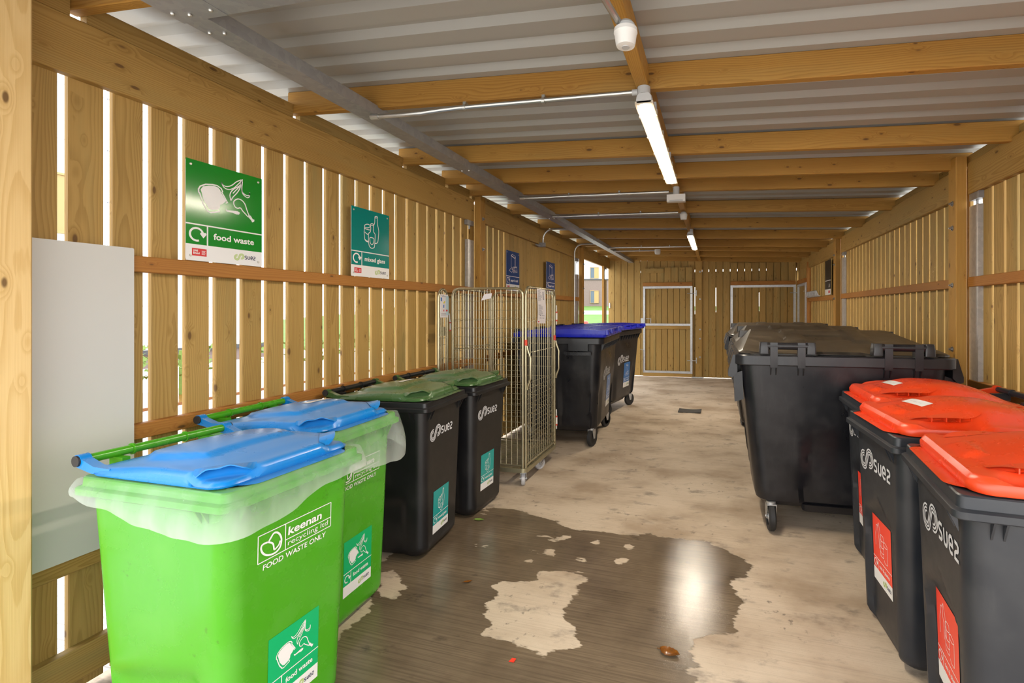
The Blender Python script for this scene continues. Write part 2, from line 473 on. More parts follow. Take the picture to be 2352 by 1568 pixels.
def timber(name, parent, p0, p1, w, t, up=(0, 0, 1), mat='wood_beam', c=0.004):
    b = MB(); b.board(p0, p1, w, t, up, c, rnd=rw)
    return b.obj(name, M[mat], parent)


def rail_L(y0, y1, z0, z1, mat): return timber('rail', wall_left, (XL - .0225, y0, (z0 + z1) / 2), (XL - .0225, y1, (z0 + z1) / 2), 0.045, z1 - z0, mat=mat)


for y0, y1 in ((0.95, 4.575), (4.715, 8.50)):
    rail_L(y0, y1, 1.717, 1.788, 'wood_orange'); rail_L(y0, y1, 0.984, 1.050, 'wood_orange')
    rail_L(y0, y1, 0.517, 0.645, 'wood'); rail_L(y0, y1, 0.080, 0.210, 'wood')
for y0, y1, z0, z1 in ((0.95, 4.578, 2.474, 2.702), (4.712, 8.50, 2.495, 2.730), (8.60, 11.14, 2.53, 2.765)):
    timber('top_beam', wall_left, (XL - .0225, y0, (z0 + z1) / 2), (XL - .0225, y1, (z0 + z1) / 2), 0.045, z1 - z0)
for y0, z1 in ((4.585, 2.735), (8.50, 2.775), (10.30, 2.53)):
    dx = 0.068 if y0 < 10 else 0.05
    timber('post', wall_left, (XL - .0 + dx / 2 - .003, y0 + .06, 0), (XL + dx / 2 - .003, y0 + .06, z1), dx, 0.115 if y0 < 10 else .05, up=(0, 1, 0), mat='wood_rafter')


def bolt(parent, x, y, z, s):
    """coach bolt with washer on a face whose normal is s along x"""
    b = MB(); R = Matrix.Translation((x, y, z)) @ Euler((0, s * PI / 2, 0)).to_matrix().to_4x4()
    b.lathe([(0.0, 0), (0.019, 0), (0.019, 0.004), (0.0, 0.004)], R, 16)
    b.prism([(0.012 * math.cos(PI / 3 * k), 0.012 * math.sin(PI / 3 * k)) for k in range(6)], R @ Matrix.Translation((0, 0, .003)), 0.011)
    b.lathe([(0.0, .013), (0.006, .013), (0.006, 0.024), (0, .024)], R, 10)
    b.obj('bolt', M['bolt'], parent)


for z in (2.51, 2.19, 1.74, 1.26): bolt(wall_left, XL + .065, 4.645, z, 1)
for z in (2.40, 1.95, 1.50): bolt(wall_left, XL + .065, 8.56, z, 1)
for y, z in ((1.572, .612), (1.572, .548), (1.572, .172), (1.572, .108)):
    b = MB(); b.lathe([(0, 0), (0.017, 0), (0.0155, 0.004), (0.007, 0.006), (0, .006)], Matrix.Translation((XL, y, z)) @ Euler((0, PI / 2, 0)).to_matrix().to_4x4(), 16)
    b.obj('bolt', M['galv_dark'], wall_left)


def upright(parent, x0, x1, y0, y1, z1, zt0, zt1):
    b = MB(); t = .006
    b.box(x0, x1, y0, y0 + t, 0, z1); b.box(x0, x1, y1 - t, y1, 0, z1)
    b.box(x0, x0 + t, y0 + t, y1 - t, 0, z1) if x0 > 0 else b.box(x1 - t, x1, y0 + t, y1 - t, 0, z1)
    b.obj('steel_upright', M['galv'], parent)
    b = MB(); b.box(x0, x1, y0 - .01, y1, zt0, zt1); b.lathe([(0, zt0 - .035), (.009, zt0 - .035), (.009, zt0), (0, zt0)], Matrix.Translation(((x0 + x1) / 2, (y0 + y1) / 2, 0)), 10)
    b.obj('steel_bracket', M['galv_dark'], parent)


upright(wall_left, -2.505, -2.47, 4.46, 4.58, 2.275, 2.425, 2.474)
upright(wall_left, -2.505, -2.47, 8.39, 8.495, 2.20, 2.44, 2.495)
upright(wall_left, -2.49, -2.455, 10.46, 10.74, 2.24, 2.48, 2.53)

# near front-left corner post, daylight from the open front put into its colour
struct(timber('post', None, (-2.392, 1.135, 0), (-2.392, 1.135, 2.86), 0.12, 0.12, up=(0, 1, 0), mat='wood_daylit', c=.006)).name = 'trim_1'

# ---- right wall
mb = MB(); y = 0.93
while y < 10.15:
    if not (3.93 < y + .05 < 4.0 or 7.52 < y + .05 < 7.62):
        mb.board((1.83, y + 0.0565, 0.03), (1.83, y + 0.0565, 2.60), 0.113 + rw.uniform(-.002, .002), BT, up=(-1, 0, 0), rnd=rw)
    y += 0.1405
wall_right = struct(mb.obj('wall_right', M['wood']))
for y0, y1 in ((0.95, 3.955), (4.09, 7.585), (7.70, 10.10)):
    for z0, z1, mt in ((1.717, 1.788, 'wood_orange'), (0.984, 1.050, 'wood_orange'), (0.517, .645, 'wood'), (2.385, 2.615, 'wood_beam')):
        timber('top_beam' if z0 > 2 else 'rail', wall_right, (XR + .0225, y0, (z0 + z1) / 2), (XR + .0225, y1, (z0 + z1) / 2), 0.045, z1 - z0, mat=mt)
timber('top_beam', wall_right, (XR + .0225, 10.1, 2.505), (XR + .0225, 11.14, 2.505), 0.045, .22)
for y0, z1 in ((3.965, 2.665), (7.59, 2.67)):
    timber('post', wall_right, (XR - .036, y0 + .06, 0), (XR - .036, y0 + .06, z1), .072, .118, up=(0, 1, 0), mat='wood_rafter')
timber('post', wall_right, (XR + .01, 10.12, 0), (XR + .01, 10.12, 2.5), .07, .06, up=(0, 1, 0), mat='wood_orange')
for z in (2.335, 2.155, 1.733, 1.262): bolt(wall_right, XR - .072, 4.02, z, -1)
for z in (2.36, 2.22, 1.72, 1.26): bolt(wall_right, XR - .072, 7.65, z, -1)
upright(wall_right, 1.785, 1.835, 3.84, 3.96, 2.295, 2.335, 2.388)
upright(wall_right, 1.785, 1.835, 7.45, 7.585, 2.31, 2.345, 2.388)

# ---- back wall: two staggered skins of boards
mb = MB(); x = -2.505; k = 0
while x < 1.80:
    mb.board((x + .0735, YB + BT / 2, 0.02), (x + .0735, YB + BT / 2, 2.74 - .0334 * (x + 2.5)), 0.146, BT, up=(0, -1, 0), rnd=rw)
    g = x + .152                                   # the gap on this board's right is closed from behind, here and there not
    zs = [(0.02, 2.74)] if x < -1.95 else [(0.02, 1.30), (2.28, 2.425), (2.475, 2.7)]
    if x >= -1.95:
        zs += [(1.30, 2.28)] if k % 3 else [(1.30, rw.uniform(1.35, 1.6)), (rw.uniform(1.9, 2.1), 2.28)]
    for a, c in zs: mb.board((g, YB + BT + .014, a), (g, YB + BT + .014, c), 0.10, .02, up=(0, -1, 0), rnd=rw)
    x += 0.1565; k += 1
wall_back = struct(mb.obj('wall_back', M['wood']))
timber('post', wall_back, (-.39, YB - .02, 0), (-.39, YB - .02, 2.66), 0.15, .04, up=(0, 1, 0), mat='wood_beam')
for z in (2.42, 1.80, 1.11, .90, .48):
    b = MB(); b.lathe([(0, 0), (.02, 0), (.02, .008), (.011, .008), (.011, .02), (0, .02)], Matrix.Translation((-.36, YB - .04, z)) @ Euler((PI / 2, 0, 0)).to_matrix().to_4x4(), 12)
    b.obj('bolt', M['bolt'], wall_back)
b = MB(); b.box(-2.485, -2.455, YB - .03, YB - .002, 1.60, 1.72); b.obj('switch_plate', M['white_pl'], wall_back)


def gate(name, M4, w, zh, rail, ztop, nb, latch, hinge):
    """steel framed gate in local x (width), y (towards the viewer is -y), z"""
    E_ = bpy.data.objects.new(name, None); COL.objects.link(E_); E_.matrix_world = M4; E_['kind'] = 'structure'
    t = .05; b = MB()
    for q in ((0, t, .10, zh), (w - t, w, .10, zh)): b.box(q[0], q[1], -.045, -.005, q[2], q[3])
    for q in ((t, w - t, .10, .10 + t), (t, w - t, zh - t, zh), (t, w - t, rail, rail + t)): b.box(q[0], q[1], -.045, -.005, q[2], q[3])
    b.obj('frame', M['galv'], E_, smooth=0)
    b = MB(); p = (w - .04) / nb
    for i in range(nb): b.board((.02 + p * (i + .5), .006, .07), (.02 + p * (i + .5), .006, zh), p - .012, .02, up=(0, -1, 0), rnd=rw)
    b.obj('board_panel', M['wood'], E_)
    b = MB(); b.board((t, -.02, rail - .04), (w - t, -.02, rail - .04), .03, .075, rnd=rw); b.board((0, -.02, .06), (w, -.02, .06), .03, .08, rnd=rw)
    b.obj('rail', M['wood_beam'], E_)
    b = MB(); b.board((0, -.035, zh + .045), (w, -.035, zh + .045), .05, .085, rnd=rw); b.obj('rail', M['wood_orange'], E_)
    b = MB(); n = int(w / .145)
    for i in range(n): b.board((w / n * (i + .5), -.012, zh + .09), (w / n * (i + .5), -.012, ztop), w / n - .012, .02, up=(0, -1, 0), rnd=rw)
    b.obj('header_boards', M['wood'], E_)
    if latch is not None:
        s = 1 if latch < w / 2 else -1
        b = MB(); b.box(latch - .05 * s - .03, latch - .05 * s + .05, -.06, -.035, rail + .06, rail + .17)
        b.tube([(latch + .05 * s, -.05, rail + .16), (latch + .05 * s, -.09, rail + .16), (latch + .16 * s, -.09, rail + .16), (latch + .16 * s, -.09, rail + .06)], .008, 8)
        b.tube([(latch - .02 * s, -.055, .12), (latch - .02 * s, -.055, .62), (latch - .09 * s, -.055, .64)], .009, 8)
        b.obj('latch', M['galv'], E_)
    for z in hinge:
        b = MB(); X = w if (latch or 0) < w / 2 else 0
        b.tube([(X - .12, -.05, z), (X + .10, -.05, z)], .008, 8); b.tube([(X + .09, -.05, z - .06), (X + .09, -.05, z + .07)], .011, 8)
        b.obj('hinge', M['galv'], E_)
    return E_


gate('door_1', Matrix.Translation((-1.662, YB - .03, 0)), 1.135, 2.10, 1.19, 2.53, 8, .03, (.40, 1.93))
b = MB(); b.board((-1.60, YB - .075, 2.455), (-1.18, YB - .075, 2.455), .02, .10, rnd=rw); b.obj('batten', M['wood'], wall_back)
gate('door_2', Matrix.Translation((.312, YB - .03, 0)), 1.378, 2.105, 1.19, 2.60, 9, None, (1.93,))
gate('door_3', Matrix.Translation((XR - .01, 11.10, 0)) @ Euler((0, 0, -PI / 2)).to_matrix().to_4x4(), .94, 2.10, 1.19, 2.40, 6, None, (1.93,))
b = MB(); b.box(-.55, -.28, YB - .07, YB - .03, .005, .03); b.obj('floor_bolt', M['galv'], wall_back)

# ---- floor, with the wet patch held as a signed distance on its vertices
OUT = [(-2.0, 3.25), (-1.72, 3.48), (-1.54, 3.49), (-1.29, 3.41), (-1.06, 3.31), (-1.01, 3.27), (-0.89, 3.28), (-0.66, 3.26), (-0.53, 3.26), (-0.51, 3.33), (-0.43, 3.34), (-0.38, 3.27), (-0.25, 3.29), (-0.13, 3.29), (0.04, 3.23), (0.12, 3.14), (0.22, 3.03), (0.17, 2.9), (0.09, 2.82), (0.09, 2.75), (0.14, 2.71), (0.12, 2.57), (0.09, 2.49), (0.1, 2.36), (-0.01, 2.36), (-0.11, 2.27), (-0.09, 2.18), (-0.06, 2.13), (-0.12, 2.08), (-0.06, 2.03), (-0.01, 1.69), (-1.52, 1.34), (-1.93, 1.63), (-1.74, 1.89), (-1.75, 2.15), (-2.02, 2.52)]
ISL = [[(-1.02, 2.7), (-0.9, 2.73), (-0.77, 2.73), (-0.7, 2.67), (-0.74, 2.6), (-0.77, 2.57), (-0.72, 2.52), (-0.76, 2.45), (-0.77, 2.37), (-0.74, 2.31), (-0.66, 2.23), (-0.6, 2.14), (-0.67, 2.09), (-0.75, 2.04), (-0.86, 2.06), (-0.99, 2.09), (-1.09, 2.09), (-1.11, 2.13), (-1.09, 2.19), (-1.14, 2.23), (-1.14, 2.29), (-1.17, 2.32), (-1.18, 2.44), (-1.22, 2.49), (-1.18, 2.54), (-1.01, 2.6)],
       [(-1.26, 3.12), (-1.16, 3.13), (-1.07, 3.1), (-0.98, 3.18), (-0.96, 3.14), (-0.99, 3.08), (-1.08, 3.06), (-1.19, 3.09)], [(-1.22, 2.95), (-1.16, 2.93), (-1.09, 2.9), (-1.04, 2.97), (-1.0, 2.94), (-1.0, 2.88), (-1.1, 2.87), (-1.17, 2.9)],
       [(-1.18, 2.78), (-1.15, 2.82), (-1.11, 2.81), (-1.12, 2.77), (-1.15, 2.76)], [(-0.88, 2.9), (-0.82, 2.9), (-0.77, 2.88), (-0.8, 2.85), (-0.85, 2.87)], [(-0.81, 3.07), (-0.8, 3.17), (-0.75, 3.15), (-0.74, 3.1), (-0.77, 3.07)],
       [(-0.59, 3.08), (-0.58, 3.15), (-0.54, 3.18), (-0.54, 3.12), (-0.51, 3.08), (-0.56, 3.07)], [(-0.62, 2.9), (-0.6, 2.95), (-0.54, 2.95), (-0.54, 2.9), (-0.59, 2.88)], [(-1.58, 2.92), (-1.51, 2.9), (-1.46, 2.94), (-1.45, 2.9), (-1.52, 2.88)],
       [(-1.94, 2.47), (-1.88, 2.51), (-1.81, 2.47), (-1.73, 2.41), (-1.68, 2.37), (-1.69, 2.34), (-1.67, 2.29), (-1.69, 2.26), (-1.74, 2.27), (-1.77, 2.25)], [(-1.75, 3.33), (-1.75, 3.41), (-1.7, 3.37), (-1.64, 3.35), (-1.68, 3.32)]]


def sdf(poly, x, y):
    d = 1e9; ins = False; n = len(poly)
    for i in range(n):
        ax, ay = poly[i]; bx, by = poly[(i + 1) % n]
        ex, ey = bx - ax, by - ay; t = max(0, min(1, ((x - ax) * ex + (y - ay) * ey) / (ex * ex + ey * ey + 1e-12)))
        q = (x - ax - ex * t) ** 2 + (y - ay - ey * t) ** 2
        if q < d: d = q
        if (ay > y) != (by > y) and x < (bx - ax) * (y - ay) / (by - ay) + ax: ins = not ins
    return math.sqrt(d) * (1 if ins else -1)


xs = [-2.56, -2.3] + [-2.1 + .022 * i for i in range(109)] + [.35 + .25 * i for i in range(7)]; xs[-1] = 1.86
ys = [-1.6, -.5, .5, 1.0] + [1.28 + .022 * i for i in range(104)] + [3.65, 4, 5, 6, 7, 8, 9, 10, 11, 11.25]
mb = MB(); wet = []
mb.grid([[(x, y, 0) for x in xs] for y in ys])
for y in ys:
    for x in xs:
        if -2.15 < x < .4 and 1.2 < y < 3.7:
            a = sdf(OUT, x, y)
            if a > -.1:
                for p in ISL: a = min(a, -sdf(p, x, y) + .006)
        else: a = -.5
        wet.append(max(-.5, min(.5, a)))
floor = struct(mb.obj('floor', M['floor'], smooth=0))
a = floor.data.attributes.new('wet', 'FLOAT', 'POINT'); a.data.foreach_set('value', wet)

# ---- roof: profiled sheet on rafters, noggins down the middle
mb = MB(); prof = []; y = 0.93 - .19 * 0 + .157
yy = -0.698  # sheet extended unseen over and behind the camera, added to cut skylight at the front
while yy < 11.5:
    prof += [(yy, .0), (yy + .092, 0), (yy + .116, .034), (yy + .166, .034)]
    yy += .19
X0, X1 = -2.80, 2.10
for k, (X, side) in enumerate(((X0, 0), (X1, 0))): pass
rows = [[(X, py, zb(X) + .128 + pz) for py, pz in prof] for X in (X0, X1)]
mb.grid(rows)
mb.grid([[(p[0], p[1], p[2] + .0015) for p in r] for r in rows[::-1]])
ceiling = struct(mb.obj('ceiling', M['sheet'], smooth=20))
RY = [-.63, .05, .72, 1.42, 2.437, 3.469, 4.093, 4.545, 5.542, 6.567, 7.563, 8.534, 9.136, 10.112, 11.13]  # the first few are unseen, added under the roof extension that blocks front skylight
for ry in RY:
    X0r, X1r = -2.512, 1.845
    timber('rafter', ceiling, (X0r, ry - .0235, zb(X0r) + .064), (X1r, ry - .0235, zb(X1r) + .064), .047, .128, mat='wood_rafter')
prev = -.69
for ry in RY:
    a0, a1 = prev + .002, ry - .049
    if a1 - a0 > .1:
        timber('noggin', ceiling, (-.361, a0, zb(-.361) + .058), (-.361, a1, zb(-.361) + .058), .062, .112, mat='wood_rafter')
        timber('blocking', ceiling, (-2.49, a0, 2.742), (-2.49, a1, 2.742), .035, .088, mat='wood')
        timber('blocking', ceiling, (1.822, a0, 2.646), (1.822, a1, 2.646), .03, .078, mat='wood')
    prev = ry
# ------------------------------------------------------------------ services under the roof
def arcpts(c, r, a0, a1, n, plane='xz'):
    o = []
    for i in range(n + 1):
        a = a0 + (a1 - a0) * i / n; u, v = r * math.cos(a), r * math.sin(a)
        o.append((c[0] + u, c[1], c[2] + v) if plane == 'xz' else (c[0] + u, c[1] + v, c[2]))
    return o


# steel trunking along the left side
t = thing('cable_trunking', 'long galvanised steel trunking running under the rafters above the left side', 'trunking', (-1.945, 1.42, 2.69))
def loc(t, P): return tuple(a - b for a, b in zip(P, t.location))
b = MB(); o = t.location
b.box(-.055, .055, .03, YB - .02 - o.y, -.030, .030); body = b.obj('body', M['galv_dark'], t, smooth=0)
b = MB()
b.box(-.060, .060, -.42, .028, -.034, .034); b.box(.060, 2.6, -.18, .02, -.034, .034); b.box(.04, .16, -.42, .02, -.036, .0); b.obj('tee_piece', M['galv_dark'], t, smooth=0)
for x, y in ((-.03, -.035), (.025, -.015), (-.03, .10), (.025, .115), (.13, -.02), (-.035, -.30), (.07, -.25)) + tuple((sx, y) for y in (2.05, 4.1, 6.0, 7.6) for sx in (-.03, .03)):
    b = MB(); b.lathe([(0, -.0395), (.005, -.0385), (.0068, -.035), (.0068, -.030), (0, -.030)], Matrix.Translation((x, y, 0 if y > .05 else -.004)), 12); b.obj('screw', M['screw'], t)


def conduit(label, path, clips=(), r=.0122, coupl=True):
    t = thing('conduit', label, 'conduit', path[0], group=None); o = Vector(path[0])
    b = MB(); b.tube([Vector(p) - o for p in path], r, 10); b.obj('pipe', M['conduit'], t)
    if coupl:
        d = (Vector(path[1]) - o).normalized()
        b = MB(); b.tube([(0, 0, 0), d * .05], r * 1.45, 12); b.obj('coupling', M['conduit'], t)
    for c in clips:
        c = Vector(c) - o
        b = MB(); b.tube([c + Vector((-.008, 0, 0)), c + Vector((.008, 0, 0))], r * 1.35, 12); b.box(c.x - .008, c.x + .008, c.y - .006, c.y + .022, c.z + r, c.z + r + .018)
        b.obj('clip', M['screw'], t)
    return t


conduit('steel conduit on the first full rafter, from the trunking to the nearest round box', [(-1.888, 2.335, 2.634), (-1.70, 2.335, 2.628), (-1.58, 2.338, 2.628), (-1.46, 2.352, 2.640), (-1.36, 2.365, 2.648), (-1.2, 2.366, 2.647), (-.40, 2.375, 2.640)], [(-1.33, 2.366, 2.648), (-.88, 2.37, 2.643)])
conduit('steel conduit feeding the white box just beyond the big lit batten', [(-1.888, 4.43, 2.655), (-1.75, 4.43, 2.650), (-1.6, 4.46, 2.655), (-1.50, 4.478, 2.662), (-.43, 4.478, 2.650)], [(-1.4, 4.478, 2.661), (-.9, 4.478, 2.656)])
conduit('steel conduit feeding the second ceiling sensor', [(-1.888, 5.40, 2.655), (-1.7, 5.41, 2.652), (-1.55, 5.44, 2.662), (-1.45, 5.475, 2.668), (-.42, 5.475, 2.655)], [(-1.35, 5.475, 2.667), (-.85, 5.475, 2.66)])
conduit('steel conduit bending from the trunking into the clamp above the right-hand blue sign', [(-2.0, 6.50, 2.705)] + arcpts((-2.27, 6.50, 2.555), .15, PI / 2, PI, 8) + [(-2.42, 6.50, 2.50)], coupl=False)
conduit('tall steel conduit bending down the left wall beside the far opening', [(-2.0, 8.10, 2.705)] + arcpts((-2.28, 8.10, 2.555), .15, PI / 2, PI, 8) + [(-2.43, 8.10, 2.0), (-2.43, 8.10, .9)], [], coupl=False)
conduit('steel conduit feeding the far lit batten', [(-1.888, 8.36, 2.66), (-1.7, 8.36, 2.66), (-1.5, 8.45, 2.668), (-.42, 8.45, 2.655)], [(-1.3, 8.45, 2.667), (-.8, 8.45, 2.66)])
conduit('short steel conduit feeding the small white box near the back wall', [(-1.888, 8.83, 2.66), (-1.7, 8.83, 2.655), (-1.5, 8.88, 2.66), (-1.10, 8.88, 2.655)], [(-1.4, 8.88, 2.66)])
conduit('steel conduit running down to the nearest ceiling sensor', [(-.405, 1.0, 2.62), (-.405, 1.30, 2.615), (-.385, 1.42, 2.590), (-.335, 1.645, 2.560)], r=.012)
b = MB(); b.box(-.075, .03, -.03, .03, -.03, .03); b.tube([(-.03, 0, -.02), (-.03, -.19, -.02)], .012, 10)
tag(b.obj('conduit_clamp', M['galv_dark'], loc=(-2.42, 6.50, 2.485)), 'dull steel clamp fixed under the top beam between the two blue signs', 'clamp')


def junction(label, loc):
    t = thing('junction_box', label, 'junction box', loc)
    b = MB(); b.lathe([(0, .022), (.032, .022), (.033, -.016), (0, -.016)], None, 28); b.tube([(-.030, -.004, 0), (-.058, -.004, 0)], .0155, 14); b.obj('body', M['grey_pl'], t)
    b = MB(); b.lathe([(0, -.0165), (.031, -.0165), (.030, -.021), (0, -.021)], None, 28); l = b.obj('lid', M['white_pl'], t)
    for s in (-1, 1):
        c = MB(); c.lathe([(0, -.021), (.003, -.021), (.003, -.0235), (0, -.0235)], Matrix.Translation((.022 * s, .012 * s, 0)), 8); c.obj('screw', M['bolt'], l)
    b = MB(); b.tube([(0, .01, -.02), (0, .014, -.034), (.002, .03, -.046), (.004, .06, -.05)], .011, 10); b.obj('cable_gland', M['grey_pl'], t)
    return t


junction('round grey conduit box at the near end of the big lit batten', (-.352, 2.375, 2.638))


def batten(label, y0, L, near):
    t = thing('batten_light', label, 'light', (-.331, y0, 2.535), group='weatherproof batten lights on the centre line')
    b = MB(); n = 10; r = []
    P = [(-.036, -.012), (-.040, .0), (-.036, .022), (-.024, .034), (.024, .034), (.036, .022), (.040, 0), (.036, -.012)]
    b.loft([[(x * .9, -.01, z) for x, z in P], [(x, 0, z) for x, z in P], [(x, L, z) for x, z in P], [(x * .9, L + .01, z) for x, z in P]]); b.obj('housing', M['grey_pl'], t)
    b = MB(); b.box(-.043, -.034, -.008, L + .008, -.018, -.004); b.box(.034, .043, -.008, L + .008, -.018, -.004); b.box(-.034, .034, -.010, .006, -.018, -.004); b.box(-.034, .034, L - .006, L + .010, -.018, -.004)
    b.obj('rim', M['led_rim'], t)
    b = MB(); k = 6
    sec = [(-.0235, -.008)] + [(-.0235 * math.cos(PI * i / k), -.012 - .016 * math.sin(PI * i / k)) for i in range(1, k)] + [(.0235, -.008)]
    b.loft([[(x * .8, .004, z * .7) for x, z in sec], [(x, .03, z) for x, z in sec], [(x, L - .03, z) for x, z in sec], [(x * .8, L - .004, z * .7) for x, z in sec]]); b.obj('diffuser', M['led'], t)
    for s in (-1, 1):
        for i in range(5):
            c = MB(); c.box(s * .0415 - .004, s * .0415 + .004, L * (i + .5) / 5 - .012, L * (i + .5) / 5 + .012, -.022, .012); c.obj('clip', M['led_rim'], t)
    for y in (.32, L - .3):
        c = MB(); c.box(-.020, .020, y - .02, y + .02, .030, 2.656 - 2.535); c.obj('bracket', M['grey_pl'], t)
    return t


batten('bright lit batten light hanging in front, the larger of the two', 2.24, 1.45, True)
batten('small lit batten light near the back wall, the farther of the two', 6.32, 1.50, False)


def sensor(label, loc, r, round_=True):
    t = thing('ceiling_sensor', label, 'sensor', loc)
    b = MB(); b.lathe([(0, .046), (r * .62, .046), (r * .80, .036), (r * .80, .020), (0, .020)], None, 26); b.obj('conduit_box', M['grey_pl'], t)
    b = MB(); b.lathe([(0, .022), (r * 1.0, .022), (r * 1.03, .008), (r * .97, .004), (r * .86, -.028), (r * .78, -.038), (r * .45, -.041), (0, -.041)], None, 32); b.obj('housing', M['white_pl'], t)
    b = MB(); b.lathe([(0, -.0412), (r * .36, -.0412), (r * .34, -.0432), (0, -.0432)], None, 22); b.obj('lens', M['grey_pl'], t)
    return t


sensor('white round ceiling sensor hanging nearest the front, in front of the first full rafter', (-.313, 1.672, 2.522), .041)
sensor('white round ceiling sensor above the aisle, halfway between the two lit battens', (-.357, 5.44, 2.605), .042)
b = MB(); b.box(-.082, .082, -.03, .03, -.035, .030); e = b.obj('emergency_unit', M['white_pl'], loc=(-.352, 4.36, 2.560))
tag(e, 'white rectangular box under the noggin just beyond the big lit batten', 'box')
b = MB(); b.box(-.06, .06, -.031, -.029, -.036, -.02); b.lathe([(0, .03), (.03, .03), (.03, .10), (0, .10)], None, 16); b.obj('base', M['grey_pl'], e)
b = MB(); b.lathe([(0, .03), (.055, .03), (.055, -.03), (.045, -.06), (0, -.062)], None, 20); e = b.obj('conduit_box', M['white_pl'], loc=(-1.06, 8.88, 2.645)); tag(e, 'small white conduit box nearest the back wall', 'box')
# ------------------------------------------------------------------ flat print: signs, stickers, logos
FOOD = {'crust': [(0.402, 0.547), (0.399, 0.531), (0.294, 0.506), (0.258, 0.514), (0.21, 0.57), (0.171, 0.65), (0.161, 0.679), (0.148, 0.689), (0.146, 0.718), (0.166, 0.751), (0.233, 0.784), (0.317, 0.798), (0.379, 0.798), (0.427, 0.778), (0.445, 0.751), (0.435, 0.741), (0.509, 0.646), (0.483, 0.636)], 'bread': [(0.182, 0.695), (0.171, 0.718), (0.199, 0.755), (0.269, 0.778), (0.33, 0.788), (0.384, 0.782), (0.414, 0.761), (0.422, 0.737), (0.453, 0.702), (0.491, 0.658), (0.453, 0.626), (0.414, 0.605), (0.409, 0.574), (0.384, 0.551), (0.304, 0.537), (0.269, 0.545), (0.21, 0.613)], 'b1': [(0.427, 0.844), (0.453, 0.819), (0.504, 0.815), (0.568, 0.842), (0.632, 0.893), (0.701, 0.928)], 'b2': [(0.427, 0.844), (0.465, 0.796), (0.529, 0.788), (0.593, 0.817), (0.647, 0.864), (0.703, 0.92)], 'b3': [(0.714, 0.936), (0.706, 0.914), (0.673, 0.858), (0.606, 0.815), (0.56, 0.774), (0.54, 0.728), (0.555, 0.675)], 'b4': [(0.701, 0.907), (0.675, 0.827), (0.632, 0.767), (0.581, 0.716), (0.555, 0.675)], 'b5': [(0.714, 0.914), (0.706, 0.833), (0.714, 0.794), (0.767, 0.772), (0.811, 0.78), (0.816, 0.813)], 'b6': [(0.701, 0.874), (0.701, 0.823), (0.719, 0.778), (0.775, 0.749), (0.811, 0.763), (0.816, 0.809)], 'b7': [(0.673, 0.848), (0.632, 0.809), (0.581, 0.757)], 'c1': [(0.795, 0.537), (0.739, 0.576), (0.714, 0.593), (0.685, 0.619), (0.647, 0.609), (0.614, 0.617), (0.593, 0.646), (0.598, 0.679), (0.647, 0.71), (0.701, 0.706), (0.747, 0.673), (0.775, 0.613), (0.803, 0.564), (0.824, 0.551)], 'bone1': [(0.795, 0.558), (0.831, 0.558), (0.859, 0.525), (0.887, 0.519), (0.88, 0.496), (0.852, 0.486), (0.839, 0.506), (0.798, 0.535)], 'bone2': [(0.483, 0.58), (0.509, 0.566), (0.581, 0.572), (0.647, 0.576), (0.68, 0.566), (0.665, 0.543), (0.632, 0.539), (0.581, 0.549), (0.509, 0.549), (0.488, 0.556)]}
GLASS = {'jarrim': [(0.468, 0.766), (0.46, 0.754), (0.44, 0.742), (0.409, 0.732), (0.378, 0.727), (0.347, 0.73), (0.326, 0.736), (0.321, 0.746), (0.326, 0.758), (0.347, 0.77), (0.378, 0.781), (0.409, 0.785), (0.44, 0.783), (0.46, 0.777)], 'jar': [(0.321, 0.74), (0.319, 0.689), (0.314, 0.66), (0.321, 0.602), (0.329, 0.555), (0.368, 0.527), (0.432, 0.523)], 'j1': [(0.326, 0.715), (0.393, 0.705), (0.465, 0.707)], 'j2': [(0.329, 0.662), (0.38, 0.639), (0.427, 0.637)], 'j3': [(0.337, 0.551), (0.38, 0.535), (0.427, 0.535)], 'fb': [(0.483, 0.793), (0.476, 0.775), (0.486, 0.746), (0.476, 0.686), (0.437, 0.658), (0.424, 0.631), (0.432, 0.502), (0.463, 0.453), (0.514, 0.439), (0.568, 0.453), (0.589, 0.488), (0.602, 0.637), (0.589, 0.672), (0.56, 0.691), (0.555, 0.756), (0.55, 0.785), (0.553, 0.803)], 'fr': [(0.553, 0.803), (0.545, 0.795), (0.53, 0.787), (0.506, 0.785), (0.491, 0.787), (0.483, 0.793), (0.491, 0.803), (0.506, 0.809), (0.53, 0.814), (0.545, 0.809)], 'fl': [(0.463, 0.592), (0.514, 0.598), (0.568, 0.588), (0.56, 0.531), (0.522, 0.494), (0.476, 0.512), (0.46, 0.561)], 'bb': [(0.56, 0.75), (0.56, 0.787), (0.589, 0.826), (0.594, 0.887), (0.594, 0.92)], 'bc': [(0.668, 0.926), (0.666, 0.822), (0.689, 0.766), (0.702, 0.709), (0.689, 0.602), (0.668, 0.541), (0.627, 0.525), (0.594, 0.523)], 'br': [(0.668, 0.928), (0.661, 0.92), (0.643, 0.914), (0.62, 0.91), (0.599, 0.912), (0.594, 0.918), (0.599, 0.924), (0.62, 0.932), (0.643, 0.936), (0.661, 0.934)]}
